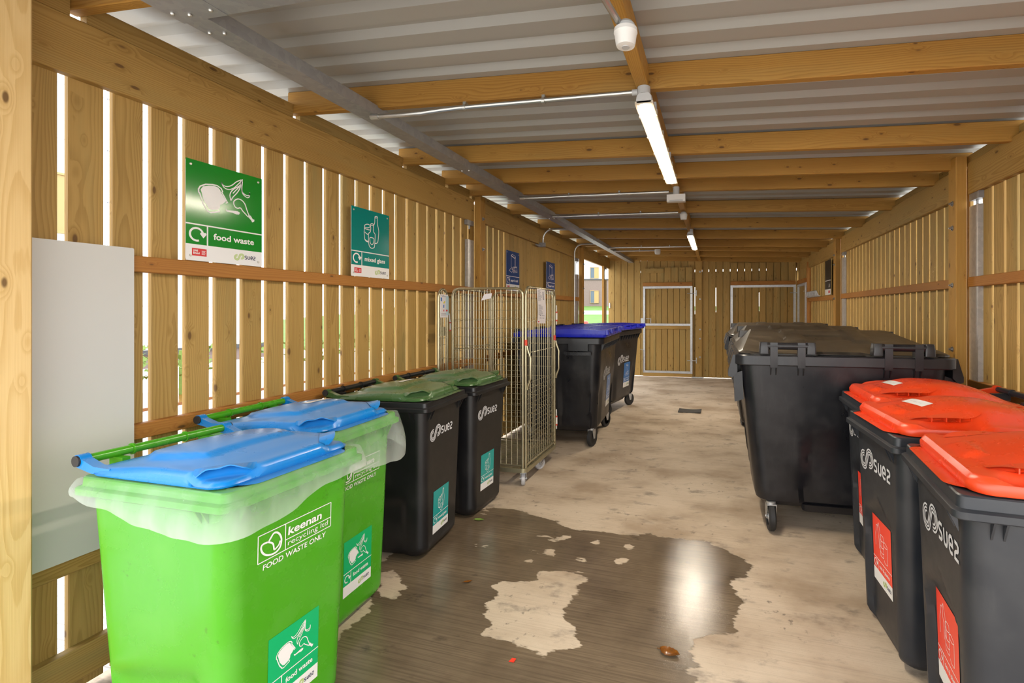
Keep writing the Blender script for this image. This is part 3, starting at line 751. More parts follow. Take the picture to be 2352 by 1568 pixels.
PAPER = {'lid': [(0.352, 0.893), (0.452, 0.93), (0.684, 0.888), (0.696, 0.855), (0.633, 0.829), (0.352, 0.884)], 'l2': [(0.352, 0.893), (0.633, 0.849), (0.696, 0.876)], 'left': [(0.365, 0.882), (0.365, 0.597), (0.503, 0.568)], 'right': [(0.633, 0.829), (0.633, 0.626)], 'right2': [(0.689, 0.853), (0.689, 0.63)], 'news': [(0.503, 0.607), (0.788, 0.632), (0.829, 0.49), (0.541, 0.461)], 'n1': [(0.541, 0.589), (0.776, 0.612)], 'n2': [(0.548, 0.56), (0.684, 0.572)], 'n3': [(0.554, 0.529), (0.684, 0.541)], 'n4': [(0.564, 0.5), (0.793, 0.521)], 'env': [(0.327, 0.562), (0.503, 0.531), (0.413, 0.465), (0.214, 0.504)]}
CANS = {'b1': [(.17, .55), (.17, .72), (.21, .79), (.22, .87), (.30, .87), (.31, .79), (.36, .70), (.36, .55)], 'b2': [(.30, .87), (.34, .93), (.40, .86), (.46, .74), (.47, .60)], 'c1': [(.42, .76), (.46, .79), (.56, .79), (.60, .76), (.60, .50), (.55, .47), (.46, .47), (.42, .50), (.42, .76)], 'c2': [(.42, .72), (.50, .70), (.60, .72)], 'c3': [(.42, .62), (.50, .60), (.60, .62)], 'c4': [(.42, .54), (.50, .52), (.60, .54)], 't1': [(.60, .70), (.66, .73), (.78, .71), (.80, .68), (.80, .46), (.75, .43), (.66, .43), (.62, .46)], 't2': [(.60, .68), (.70, .66), (.80, .68)]}
KSYM = [(0.128, 0.65), (0.155, 0.761), (0.185, 0.861), (0.219, 0.85), (0.256, 0.75), (0.283, 0.561), (0.286, 0.394), (0.269, 0.217), (0.226, 0.117), (0.172, 0.106), (0.108, 0.172), (0.061, 0.306), (0.037, 0.472), (0.04, 0.606), (0.067, 0.65), (0.121, 0.639)]
KSYM2 = [(0.121, 0.628), (0.165, 0.539), (0.185, 0.428), (0.195, 0.25), (0.226, 0.272), (0.256, 0.35), (0.269, 0.472)]


def smooth_line(P, n=4, closed=False):
    """Catmull-Rom through the points"""
    k = len(P); o = []
    for i in range(k if closed else k - 1):
        p = [P[(i + j) % k] if closed else P[max(0, min(k - 1, i + j))] for j in (-1, 0, 1, 2)]
        for q in range(n):
            t = q / n
            o.append(tuple(.5 * (2 * p[1][d] + (p[2][d] - p[0][d]) * t + (2 * p[0][d] - 5 * p[1][d] + 4 * p[2][d] - p[3][d]) * t * t + (3 * p[1][d] - p[0][d] - 3 * p[2][d] + p[3][d]) * t ** 3) for d in (0, 1)))
    if not closed: o.append(P[-1])
    return o


_tc = {}


def text_geo(s, bold):
    if (s, bold) not in _tc:
        c = bpy.data.curves.new('lettering', 'FONT'); c.body = s; c.size = 1.0; c.offset = bold; c.resolution_u = 3; c.fill_mode = 'FRONT'
        o = bpy.data.objects.new('lettering', c); COL.objects.link(o); bpy.context.view_layer.update()
        me = bpy.data.meshes.new_from_object(o.evaluated_get(bpy.context.evaluated_depsgraph_get()))
        _tc[(s, bold)] = ([(v.co.x, v.co.y) for v in me.vertices], [tuple(p.vertices) for p in me.polygons])
        bpy.data.objects.remove(o); bpy.data.curves.remove(c); bpy.data.meshes.remove(me)
    return _tc[(s, bold)]


class Art:
    """2-D print in metres (u right, v up); every mark has a layer a fraction of a millimetre proud of the one below"""
    def __init__(s): s.it = []; s.mats = []

    def mi(s, m):
        if m not in s.mats: s.mats.append(m)
        return s.mats.index(m)

    def poly(s, P, m, lay=1): s.it.append(([tuple(p) for p in P], [tuple(range(len(P)))], s.mi(m), lay))

    def rect(s, u0, u1, v0, v1, m, lay=0, nu=1, nv=1):
        P = [(u0 + (u1 - u0) * i / nu, v0 + (v1 - v0) * j / nv) for j in range(nv + 1) for i in range(nu + 1)]
        F = [(j * (nu + 1) + i, j * (nu + 1) + i + 1, (j + 1) * (nu + 1) + i + 1, (j + 1) * (nu + 1) + i) for j in range(nv) for i in range(nu)]
        s.it.append((P, F, s.mi(m), lay))

    def stroke(s, P, w, m, lay=1, closed=False):
        P = [Vector(p) for p in P]; k = len(P); L = []; R = []
        for i in range(k):
            a = P[i - 1] if (i or closed) else P[i]; b = P[(i + 1) % k] if (i < k - 1 or closed) else P[i]
            d0 = (P[i] - a); d1 = (b - P[i])
            d0 = d0.normalized() if d0.length > 1e-9 else d1.normalized(); d1 = d1.normalized() if d1.length > 1e-9 else d0
            t = (d0 + d1); t = t.normalized() if t.length > 1e-6 else d0
            n = Vector((-t.y, t.x)); c = max(.45, n.dot(Vector((-d0.y, d0.x))))
            L.append(P[i] + n * (w / 2 / c)); R.append(P[i] - n * (w / 2 / c))
        V = [tuple(p) for p in L] + [tuple(p) for p in R]
        F = [(k + i, k + (i + 1) % k, (i + 1) % k, i) for i in range(k if closed else k - 1)]
        s.it.append((V, F, s.mi(m), lay))

    def text(s, t, u, v, h, m, w=None, lay=1, bold=0.0, slant=0.0):
        """left baseline at (u, v); h = cap size; w = total width to fit"""
        V, F = text_geo(t, bold)
        x0 = min(p[0] for p in V); x1 = max(p[0] for p in V)
        sx = (w / (x1 - x0)) if w else h
        s.it.append(([(u + (x - x0) * sx + y * h * slant, v + y * h) for x, y in V], F, s.mi(m), lay))

    def sub(s, art, du, dv, k=1.0):
        for P, F, m, l in art.it: s.it.append(([(u * k + du, v * k + dv) for u, v in P], F, s.mi(art.mats[m]), l))

    def mesh(s, fn, gap=.0004, base=0.0004):
        b = MB()
        for P, F, m, l in s.it: b.add([fn(u, v, base + gap * l) for u, v in P], F, m)
        return b

    def obj(s, name, fn, parent=None, gap=.0004, base=.0004): return s.mesh(fn, gap, base).obj(name, [M[m] for m in s.mats], parent, smooth=30)


def swirl(a, cx, cy, h, m, lay=1):
    """three-line double-hook emblem, h high"""
    R = h * .31; D = .36 * h; dl = h * .115; lw = h * .066; path = []
    n = 16
    import math as _m
    e = _m.radians(50)
    # left lobe centre (-D, -.12h), right lobe (D, .12h)
    lc = (-D, -.11 * h); rc = (D, .11 * h)
    for i in range(n + 1):
        q = _m.radians(75) + (_m.radians(360) - e - _m.radians(75)) * i / n
        path.append((lc[0] + R * _m.cos(q), lc[1] + R * _m.sin(q)))
    for i in range(n + 1):
        q = (PI - e) + (_m.radians(-105) - (PI - e)) * i / n
        path.append((rc[0] + R * _m.cos(q), rc[1] + R * _m.sin(q)))
    k = len(path)
    for off in (-dl, 0, dl):
        P = []
        for i in range(k):
            t = Vector(path[min(i + 1, k - 1)]) - Vector(path[max(i - 1, 0)]); t.normalize()
            P.append((cx + path[i][0] - t.y * off, cy + path[i][1] + t.x * off))
        a.stroke(P, lw, m, lay)


def wordmark(a, u, v, h, m, lay=1):
    """four soft letters s u e z in strokes, x-height h; returns the width"""
    w = h * .20
    S = [(.62, .95), (.2, .95), (.06, .82), (.06, .66), (.18, .53), (.48, .47), (.6, .34), (.6, .18), (.46, .05), (.02, .05)]
    U = [(.08, .95), (.08, .28), (.2, .08), (.36, .05), (.52, .08), (.62, .28), (.62, .95)]
    E_ = [(.62, .12), (.46, .05), (.26, .05), (.1, .18), (.06, .5), (.1, .8), (.26, .95), (.46, .95), (.6, .8), (.62, .48), (.1, .48)]
    Z = [(.06, .95), (.46, .95), (.6, .84), (.6, .66), (.5, .54), (.2, .44), (.08, .32), (.06, .05), (.64, .05)]
    x = u
    for L in (S, U, E_, Z):
        a.stroke([(x + p[0] * h * .95, v + p[1] * h) for p in L], w, m, lay); x += h * .86
    return x - u


def logo_art(h, me, mw, lay=1):
    a = Art(); swirl(a, h * .78, 0, h, me, lay); wordmark(a, h * 1.66, -h * .27, h * .54, mw, lay)
    return a


def loop_arrow(a, cx, cy, r, m, lay=2):
    P = [(cx + r * math.cos(q), cy + r * math.sin(q)) for q in [math.radians(12 + (290 - 12) * i / 20) for i in range(21)]]
    a.stroke(P, r * .30, m, lay)
    hx, hy = cx + r * 1.02, cy + r * .05; k = r * .52
    a.poly([(hx, hy - k * 1.05), (hx + k * .95, hy + k * .15), (hx + k * .80, hy + k * .62), (hx + k * .38, hy + k * .70), (hx, hy + k * .42), (hx - k * .38, hy + k * .70), (hx - k * .80, hy + k * .62), (hx - k * .95, hy + k * .15)], m, lay + 1)


def pictogram(a, kind, w, h, lw, m='art_white', lay=2, v0=0.0):
    f = lambda P: [(p[0] * w, v0 + p[1] * h) for p in P]
    if kind == 'food':
        a.stroke(f(FOOD['crust']), lw, m, lay); a.poly(f(FOOD['bread']), m, lay)
        for k in ('b1', 'b2', 'b3', 'b4', 'b5', 'b6', 'b7'): a.stroke(smooth_line(f(FOOD[k]), 3), lw * .8, m, lay)
        a.stroke(smooth_line(f(FOOD['c1']), 3), lw * .9, m, lay); a.poly(f(FOOD['bone1']), m, lay); a.poly(f(FOOD['bone2']), m, lay)
    elif kind == 'glass':
        for k, P in GLASS.items():
            cl = k in ('jarrim', 'fr', 'fl', 'br')
            a.stroke(smooth_line(f(P), 3, cl), lw * .85, m, lay, cl)
    elif kind == 'paper':
        for k, P in PAPER.items(): a.stroke(f(P), lw * .8, m, lay, k in ('lid', 'news', 'env'))
    else:
        for k, P in CANS.items(): a.stroke(smooth_line(f(P), 2), lw * .8, m, lay)


def sign_art(kind, text, bg, w, h, crest=True, band=0.163, div=0.363, sub=(1, 1)):
    a = Art()
    a.rect(0, w, 0, h * band, 'art_white', 0, *sub); a.rect(0, w, h * band, h, bg, 0, sub[0], sub[1] * 3)
    lw = w * .0165
    a.rect(0, w, h * div - lw / 2, h * div + lw / 2, 'art_white', 1, sub[0], 1); a.rect(w * .255 - lw / 2, w * .255 + lw / 2, h * band, h * div - lw / 2, 'art_white', 1, 1, sub[1])
    pictogram(a, kind, w, h, w * .0155)
    loop_arrow(a, w * .125, h * (band + div) / 2, min(w * .078, h * (div - band) * .36), 'art_white', 1)
    a.text(text, w * .33, h * (band + (div - band) * .36), h * (div - band) * .44, 'art_white', w * .55, 1, .022)
    if crest:
        a.rect(w * .07, w * .245, h * band * .30, h * band * .76, 'crest_red', 1)
        a.text('UWE', w * .085, h * band * .56, h * band * .17, 'art_white', w * .055, 2, .03); a.text('Bristol', w * .085, h * band * .41, h * band * .17, 'art_white', w * .075, 2, .03)
        for i in range(4): a.rect(w * .185, w * (.225 + .006 * (i % 2)), h * band * (.40 + .07 * i), h * band * (.425 + .07 * i), 'art_white', 2)
    L = logo_art(h * band * .46, 'logo_lime', 'logo_navy', 2)
    a.sub(L, w * (.60 if crest else .52), h * band * .52, .95)
    return a


def wall_sign(label, kind, text, bg, y0, z0, w=.392, h=.487):
    t = thing('recycling_sign', label, 'sign', (XL + .001, y0, z0))
    b = MB(); pl = rrect(0, w, 0, h, .012, 4)
    b.prism(pl, Matrix(((0, 0, 1, 0), (1, 0, 0, 0), (0, 1, 0, 0), (0, 0, 0, 1))), .003)
    b.obj('panel', M['art_white'], t, smooth=0)
    sign_art(kind, text, bg, w, h).obj('print', lambda u, v, n: (.003 + n, u, v), t)
    for u, v in ((.022, .024), (w - .022, .024), (.022, h - .024), (w - .022, h - .024)):
        c = MB(); c.lathe([(0, .003), (.0065, .003), (.005, .0065), (0, .007)], Matrix.Translation((0, u, v)) @ Euler((0, PI / 2, 0)).to_matrix().to_4x4(), 12); c.obj('screw', M['screw'], t)
    return t


wall_sign('bright green wall sign reading food waste, above the middle rail', 'food', 'food waste', 'sign_green', 1.783, 1.790)
wall_sign('teal wall sign reading mixed glass, above the middle rail', 'glass', 'mixed glass', 'sign_teal', 2.845, 1.789)
wall_sign('nearer of the two navy wall signs reading paper and card, above the cage', 'paper', 'paper & card', 'sign_navy', 5.354, 1.789)
wall_sign('farther of the two navy wall signs reading paper and card, beyond the cage', 'paper', 'paper & card', 'sign_navy', 6.745, 1.789)
# black sign behind the far right post
t = thing('wall_sign', 'narrow black sign with a white foot on the far right wall, half behind a post', 'sign', (XR - .001, 8.40, 1.80))
b = MB(); b.box(-.003, 0, -.20, .20, 0, .56); b.obj('panel', M['sign_black'], t, smooth=0)
a = Art(); a.rect(-.20, .20, 0, .09, 'art_white', 0); a.rect(-.20, .20, .225, .235, 'art_white', 0); a.rect(.04, .15, .025, .065, 'crest_red', 1)
a.stroke([(.06, .12), (.10, .17), (.14, .12)], .012, 'art_white', 0)
a.obj('print', lambda u, v, n: (-.003 - n, -u, v), t)
# row of hooks on the far right rail
t = thing('hook_rail', 'steel rail with a row of hooks on the far right wall', 'hook rail', (XR - .002, 9.05, 1.79))
b = MB(); b.box(-.02, 0, -.05, 1.05, 0, .02); b.obj('bar', M['galv'], t, smooth=0)
for i in range(8):
    y = .05 + i * .12
    b = MB(); b.tube([(-.01, y, .015), (-.05, y, .10), (-.05, y + .03, .11), (-.05, y + .05, .02)], .010, 8); b.obj('hook', M['galv'], t)
# white board on the near left wall
b = MB(); pl = rrect(1.02, 1.571, .578, 1.817, .006, 3)
b.prism(pl, Matrix(((0, 0, 1, 0), (1, 0, 0, 0), (0, 1, 0, 0), (0, 0, 0, 1))), .012)
o = b.obj('white_board', M['panel'], loc=(XL, 0, 0), smooth=20); tag(o, 'large plain white board fixed to the rails behind the nearest lime bin', 'board')
# ------------------------------------------------------------------ two-wheeled bins.  local: rim front at x=0, +x towards the aisle
class BinSpec: pass


def bin_spec(kind):
    s = BinSpec()
    if kind == 240:
        s.zr0, s.zr1 = .925, .985; s.hw = .288; s.xr = -.68; s.bx0, s.bx1, s.bhw = -.60, -.058, .228; s.tx0, s.tx1, s.thw = -.655, -.034, .262
        s.lx0, s.lx1, s.lhw = -.645, -.050, .262; s.dome = .062; s.hx, s.hz = -.705, 1.028; s.panel = (.16, .50, .0)
    else:
        s.zr0, s.zr1 = .955, 1.022; s.hw = .302; s.xr = -.84; s.bx0, s.bx1, s.bhw = -.72, -.070, .232; s.tx0, s.tx1, s.thw = -.79, -.040, .272
        s.lx0, s.lx1, s.lhw = -.80, -.055, .276; s.dome = .085; s.hx, s.hz = -.895, 1.065; s.panel = (.178, .665, .028)
    s.kind = kind
    return s


def front_x(s, y, z):
    """x of the front face at height z, including the sunk sticker panel"""
    t = max(0, min(1, (z - .03) / (s.zr0 - .03))); x = s.bx1 + (s.tx1 - s.bx1) * t
    pw, ph, pd = s.panel
    wz = pw - .03 * sstep(ph - .20, ph, z)
    top = ph - .10 * abs(y) / pw
    return x - pd * (1 - sstep(wz - .022, wz, abs(y))) * (1 - sstep(top - .05, top, z)) * sstep(.0, .05, z)


def bin_body(s, mat, parent):
    b = MB(); rings = []; nz = 44; pw, ph, pd = s.panel
    for k in range(nz + 1):
        z = .012 + (s.zr0 + .02 - .012) * k / nz; t = (z - .012) / (s.zr0 - .012); t = min(1, t)
        x0 = s.bx0 + (s.tx0 - s.bx0) * t; x1 = s.bx1 + (s.tx1 - s.bx1) * t; hw = s.bhw + (s.thw - s.bhw) * t
        e = .035 * (1 - sstep(0, .05, z))                       # rolled foot
        P = rrect(x0 + e, x1 - e, -hw + e, hw - e, .062, 8, (26, 20)); R = []
        for (x, y) in P:
            if x > x1 - e - .004 and abs(y) < hw - .058: x = front_x(s, y, z) - e
            # shallow wheel-arch hollow low on each flank
            if abs(y) > hw - e - .004 and x < x1 - .07:
                q = (x - x0) / (x1 - x0)
                d = .020 * (1 - sstep(.26 + .08 * q, .34 + .10 * q, z)) * sstep(.02, .14, q) * (1 - sstep(.70, .82, q))
                y -= math.copysign(d, y)
            if s.kind != 240 and x > x1 - .16 and abs(y) < .15: z2 = z
            R.append((x, y, z))
        rings.append(R)
    b.loft(rings)
    o = b.obj('body', mat, parent, 40)
    # collar: two stepped lips round the mouth
    b = MB(); rings = []
    prof = [(.030, s.zr0 + .004), (.004, s.zr0), (.0, s.zr0 + .004), (.0, s.zr0 + .024), (.004, s.zr0 + .027), (.014, s.zr0 + .030), (.016, s.zr1 - .004), (.020, s.zr1), (.062, s.zr1), (.066, s.zr1 - .05)]
    for ins, z in prof: rings.append([(x, y, z) for x, y in rrect(s.xr + ins, -ins, -s.hw + ins, s.hw - ins, max(.008, .030 - ins * .3), 6)])
    b.loft(rings, caps=False)
    for y in (-s.hw + .075, -s.hw + .11, s.hw - .075, s.hw - .11): b.add([(-.03, y - .003, s.zr0 + .004), (-.004, y - .003, s.zr0 + .004), (-.034, y - .003, s.zr0 - .06), (-.03, y + .003, s.zr0 + .004), (-.004, y + .003, s.zr0 + .004), (-.034, y + .003, s.zr0 - .06)], [(0, 1, 2), (5, 4, 3), (0, 3, 4, 1), (1, 4, 5, 2), (2, 5, 3, 0)])
    for x in (-.10, -.13):
        for sy in (-1, 1): b.add([(x - .003, sy * (s.hw - .03), s.zr0 + .004), (x - .003, sy * (s.hw - .004), s.zr0 + .004), (x - .003, sy * (s.hw - .034), s.zr0 - .06), (x + .003, sy * (s.hw - .03), s.zr0 + .004), (x + .003, sy * (s.hw - .004), s.zr0 + .004), (x + .003, sy * (s.hw - .034), s.zr0 - .06)], [(0, 1, 2), (5, 4, 3), (0, 3, 4, 1), (1, 4, 5, 2), (2, 5, 3, 0)])
    b.obj('rim', mat, parent, 30)


def squircle_grid(x0, x1, hw, r, nx, ny):
    """grid over a rectangle whose corners are rounded by r; returns rows of (x, y, edge distance)"""
    rows = []
    cx, hx = (x0 + x1) / 2, (x1 - x0) / 2
    for i in range(nx + 1):
        row = []
        for j in range(ny + 1):
            u = -hx + 2 * hx * i / nx; v = -hw + 2 * hw * j / ny
            a, c = abs(u) - (hx - r), abs(v) - (hw - r)
            if a > 0 and c > 0:
                A, C = a / r, c / r
                a2, c2 = a * math.sqrt(1 - C * C / 2), c * math.sqrt(1 - A * A / 2)
                d = r - math.hypot(a2, c2); u = math.copysign(hx - r + a2, u); v = math.copysign(hw - r + c2, v)
            else: d = min(hx - abs(u), hw - abs(v))
            row.append((cx + u, v, d))
        rows.append(row)
    return rows


def bin_lid(s, mat, parent, style):
    zl = s.zr1 + .004; zt1 = zl + (.046 if style == 'wedge' else .048); zt0 = zl + .020
    rows = squircle_grid(s.lx0, s.lx1, s.lhw, .06, 64, 54); Lx = s.lx1 - s.lx0

    def height(x, y, d):
        q = (x - s.lx0) / Lx; v = y / s.lhw
        ztop = zt0 + (zt1 - zt0) * sstep(-.05, .55, q)
        z = ztop - .016 + .016 * math.sqrt(max(0, min(1, d / .020) * (2 - min(1, d / .020))))
        z += s.dome * (.42 if style == 'wedge' else .60) * (1 - (abs(v)) ** 2.4) * (sstep(-.12, .42, q) * (1 - sstep(.55, 1.06, q))) * sstep(0, .10, d)
        if style == 'wedge':                                     # raised arrow-headed panel
            w = .78 * (1 - sstep(.08, .44, .44 - q) * .50) if q < .44 else .78 - .12 * sstep(.44, .74, q)
            z += .012 * sstep(0, .09, w - abs(v)) * sstep(.08, .16, q) * (1 - sstep(.65, .715, q))
            sd = (s.lx1 - x) + (s.lhw - abs(y))                  # scooped grips across the front corners
            z -= .026 * (1 - sstep(.105, .150, sd))
        else:                                                    # tall smooth dome, moulded steps at the front
            z += .018 * sstep(0, .55, .95 - abs(v)) * sstep(.05, .25, q) * (1 - sstep(.60, .92, q))
            z += .013 * sstep(0, .14, .34 - abs(v)) * sstep(.855, .885, q) * (1 - sstep(.925, .965, q))
            for sy in (-1, 1):
                g = (1 - sstep(.55, 1.0, math.hypot((q - .735) / .20, (v - sy * .98) / .30)))
                z -= .030 * g * sstep(0, .020, d)
        return z
    b = MB(); nx, ny = 64, 54
    b.grid([[(x, y, height(x, y, d)) for x, y, d in r] for r in rows])
    ring = [rows[i][0] for i in range(nx + 1)] + [rows[nx][j] for j in range(1, ny + 1)] + [rows[i][ny] for i in range(nx - 1, -1, -1)] + [rows[0][j] for j in range(ny - 1, 0, -1)]
    c = ((s.lx0 + s.lx1) / 2, 0)
    def off(p, o): return (p[0] + math.copysign(o, p[0] - c[0]) * min(1, abs(p[0] - c[0]) / (Lx / 2)), p[1] + o * p[1] / s.lhw)
    b.loft([[(*off(p, .0), height(*p)) for p in ring], [(*off(p, .005), max(zl + .006, height(*p) - .010)) for p in ring], [(*off(p, .004), zl + .004) for p in ring], [(*off(p, .002), zl) for p in ring], [(*off(p, -.05), zl) for p in ring]], caps=False)
    lid = b.obj('lid', mat, parent, 42)
    # grips
    ztop = zt1
    for sy in (-1, 1):
        b = MB()
        if style == 'wedge':                                     # a bent awning over the scoop
            n = 18; up = []; dn = []
            for i in range(n + 1):
                k = i / n; tt = -.115 + .23 * k; e = (2 * k - 1) ** 2
                for arr, sd, zz in ((up, .158, None), (dn, .080 + .050 * e * e, ztop + .016 + .003 * math.cos(5 * PI * k))):
                    X, Y = s.lx1 - (sd + tt) / 2, s.lhw - (sd - tt) / 2; hs = height(X, Y, .1) + .001
                    arr.append((X, sy * Y, hs if zz is None else zz + (hs - zz) * e ** 1.5))
            b.grid([up, dn]); b.grid([[(p[0], p[1], p[2] - .004) for p in r] for r in (dn, up)])
            b.grid([dn, [(p[0], p[1], p[2] - .004) for p in dn]])
        else:                                                    # ribbed slot grip
            n = 16; up = []; dn = []
            for i in range(n + 1):
                k = i / n; x = s.lx1 - .335 + .275 * k; e = (2 * k - 1) ** 2
                up.append((x, sy * (s.lhw - .105), height(x, s.lhw - .105, .1) + .001)); yo = s.lhw - .042 - .045 * e; hs = height(x, yo, .1) + .001; dn.append((x, sy * yo, ztop + .026 + (hs - ztop - .026) * e ** 1.5))
            b.grid([up, dn]); b.grid([[(p[0], p[1], p[2] - .017 * math.sin(PI * i / n) ** .4) for i, p in enumerate(r)] for r in (dn, up)])
            for i in (3, 6, 9, 12): b.box(dn[i][0] - .002, dn[i][0] + .002, min(dn[i][1], up[i][1]), max(dn[i][1], up[i][1]), dn[i][2] - .017, dn[i][2] - .001)
        b.obj('grip', mat, lid, 40)
    # hinge ears wrapping the handle
    ztop = zt0
    for sy in (-1, 1):
        b = MB(); y0 = sy * (s.lhw - .035); y1 = sy * (s.lhw - .005); n = 10; sec0 = []; r = .022
        out = [(s.hx + r * math.cos(q), s.hz + r * math.sin(q)) for q in [math.radians(20 + 250 * i / n) for i in range(n + 1)]]
        P = [(s.lx0 + .10, ztop + .004), (s.lx0 + .02, ztop + .006)] + out + [(s.lx0 + .01, zl + .002), (s.lx0 + .09, zl + .004)]
        b.loft([[(x, y0, z) for x, z in P], [(x, y1, z) for x, z in P]]); b.obj('hinge', mat, lid, 30)
    return height


def bin_handle(s, mat, parent):
    b = MB(); r = .0165
    b.tube([(s.hx, -s.lhw + .012, s.hz), (s.hx, s.lhw - .012, s.hz)], r, 16)
    for y in (-.10, .08): b.tube([(s.hx, y - .003, s.hz), (s.hx, y + .003, s.hz)], r * 1.3, 16)
    h = b.obj('handle_bar', mat, parent, 40)
    for sy in (-1, 1):
        c = MB(); c.tube([(s.hx, sy * (s.lhw - .012), s.hz), (s.hx, sy * (s.lhw + .001), s.hz)], .019, 16); c.obj('end_cap', M['rubber'], h, 30)
        c = MB(); c.box(s.hx - .012, s.xr + .03, sy * .15 - .012, sy * .15 + .012, s.hz - .05, s.hz - .012); c.obj('bracket', mat, h, 0)
    for sy in (-1, 1):
        w = MB(); R = Matrix.Translation((s.bx0 - .01, sy * (s.bhw - .005), .10)) @ Euler((PI / 2, 0, 0)).to_matrix().to_4x4()
        w.lathe([(.0, -.024), (.06, -.024), (.075, -.022), (.096, -.022), (.10, -.014), (.10, .014), (.096, .022), (.075, .022), (.06, .024), (0, .024)], R, 28); w.obj('wheel', M['rubber'], parent, 30)


def decal(s, art, name, y0, z0, parent, flip=1):
    """print art (u along -local y when seen from the front ... +y to the right for a viewer facing -x)"""
    return art.obj(name, lambda u, v, n: (front_x(s, y0 + u, z0 + v) + .0012 + n, y0 + u, z0 + v), parent)


def make_bin(kind, body, lid, style):
    s = bin_spec(kind); t = bpy.data.objects.new('wheelie_bin', None); COL.objects.link(t)
    bin_body(s, M[body], t); s.h = bin_lid(s, M[lid], t, style); bin_handle(s, M[body], t)
    return t, s


def note(s, parent, x, y, w, h, label=None, ang=0.0):
    """white label stuck on the lid, faint marks on it"""
    a = Art(); a.rect(-w / 2, w / 2, -h / 2, h / 2, 'art_white', 0, 8, 3)
    rr = random.Random(int(x * 100)); u = -w * .30
    while u < w * .30: a.rect(u, u + rr.uniform(.003, .012), -h * .12 + rr.uniform(-.002, .002), h * .06, 'logo_silver', 1); u += rr.uniform(.010, .018)
    z = s.zr1 + .026 + s.dome * .62 + .023
    return a, z


def place(t, label, loc, rz, group):
    t.location = loc; t.rotation_euler = (0, 0, rz); t['label'] = label; t['category'] = 'bin'; t['group'] = group
    return t


D2R = PI / 180
# --- lime bins, sky blue lids
g, s = make_bin(240, 'green_bin', 'blue_lid', 'wedge')
ka = Art(); W, Hh = .297, .092; lw = .0032
for a0, a1 in (((0, 0), (W, 0)), ((W, 0), (W, Hh)), ((W, Hh), (0, Hh)), ((0, Hh), (0, 0)), ((W * .34, 0), (W * .34, Hh)), ((W * .34, Hh * .378), (W, Hh * .378))): ka.stroke([a0, a1], lw, 'art_white', 0)
ka.stroke(smooth_line([(p[0] * W, p[1] * Hh) for p in KSYM], 3, True), .0062, 'art_white', 1, True)
ka.stroke(smooth_line([(p[0] * W, p[1] * Hh) for p in KSYM2], 3), .0055, 'art_white', 2)
ka.text('keenan', W * .372, Hh * .52, .040, 'art_white', W * .48, 1, .022, .08)
ka.text('recycling ltd', W * .372, Hh * .125, .026, 'art_white', W * .58, 1, .0, .08)
ka.text('FOOD WASTE ONLY', W * .06, -.030, .026, 'art_white', W * .86, 1, .012, .08)
decal(s, ka, 'print', -.150, .706, g)
sw, sh = .205, .272
decal(s, sign_art('food', 'food waste', 'stk_green', sw, sh, False, .20, .42, (6, 4)), 'sticker', -.105, .150, g)
green_b = copy_tree(g)
place(g, 'nearest lime green bin with a dirty sky blue lid', (-1.44, 1.445, 0), -2 * D2R, 'lime green food waste bins')
place(green_b, 'second lime green bin with a sky blue lid, beside the nearer black bin', (-1.715, 2.09, 0), 3 * D2R, 'lime green food waste bins')


def lid_note(s, parent, x, y, w, h, rot):
    a, z = note(s, parent, x, y, w, h)
    c, sn = math.cos(rot), math.sin(rot)
    return a.obj('label', lambda u, v, n: (x + u * c - v * sn, y + u * sn + v * c, s.h(x + u * c - v * sn, y + u * sn + v * c, .2) + .0015 + n), parent)


# --- black bins, dark green lids
k1, s = make_bin(240, 'black_bin', 'olive_lid', 'wedge')
decal(s, logo_art(.085, 'logo_silver', 'logo_silver'), 'logo', -.185, .768, k1)
decal(s, sign_art('glass', 'mixed glass', 'stk_teal', .200, .272, False, .20, .40, (6, 4)), 'sticker', -.125, .118, k1)
k2 = copy_tree(k1)
place(k1, 'nearer black bin with a dark green lid, next to the second lime bin', (-1.718, 2.865, 0), 4 * D2R, 'black mixed glass bins with green lids')
place(k2, 'farther black bin with a dark green lid, standing against the wire cage', (-1.690, 3.465, 0), -2 * D2R, 'black mixed glass bins with green lids')
for q in kids(k2):
    if q.name.startswith('sticker'): q.location.z = .055; q.location.x = .001
for q, yy in ((green_b, .06), (k1, .05)): lid_note(s, q, -.335, yy, .17, .036, PI / 2)

# --- slate bins, red lids on the right
r1, s3 = make_bin(360, 'slate_bin', 'red_lid', 'dome')
decal(s3, logo_art(.105, 'logo_silver', 'logo_silver'), 'logo', -.19, .815, r1)
decal(s3, sign_art('cans', 'cans & plastics', 'stk_red', .215, .32, False, .19, .36, (8, 6)), 'sticker', -.140, .222, r1)
r2 = copy_tree(r1); r3 = copy_tree(r1)
for q in kids(r1):
    if q.name.startswith('logo'): q.location.y = .035
place(r1, 'nearest red lidded bin, cut by the frame edge', (.690, 1.845, 0), (180 - 6) * D2R, 'slate grey bins with red lids')
place(r2, 'middle one of the three red lidded bins, with a white label on its lid', (.690, 2.485, 0), (180 + 3.5) * D2R, 'slate grey bins with red lids')
place(r3, 'farthest red lidded bin, against the big black containers', (.790, 3.150, 0), 180 * D2R, 'slate grey bins with red lids')
for q in (r2, r3): lid_note(s3, q, -.235, -.03, .17, .050, PI / 2 + .1)


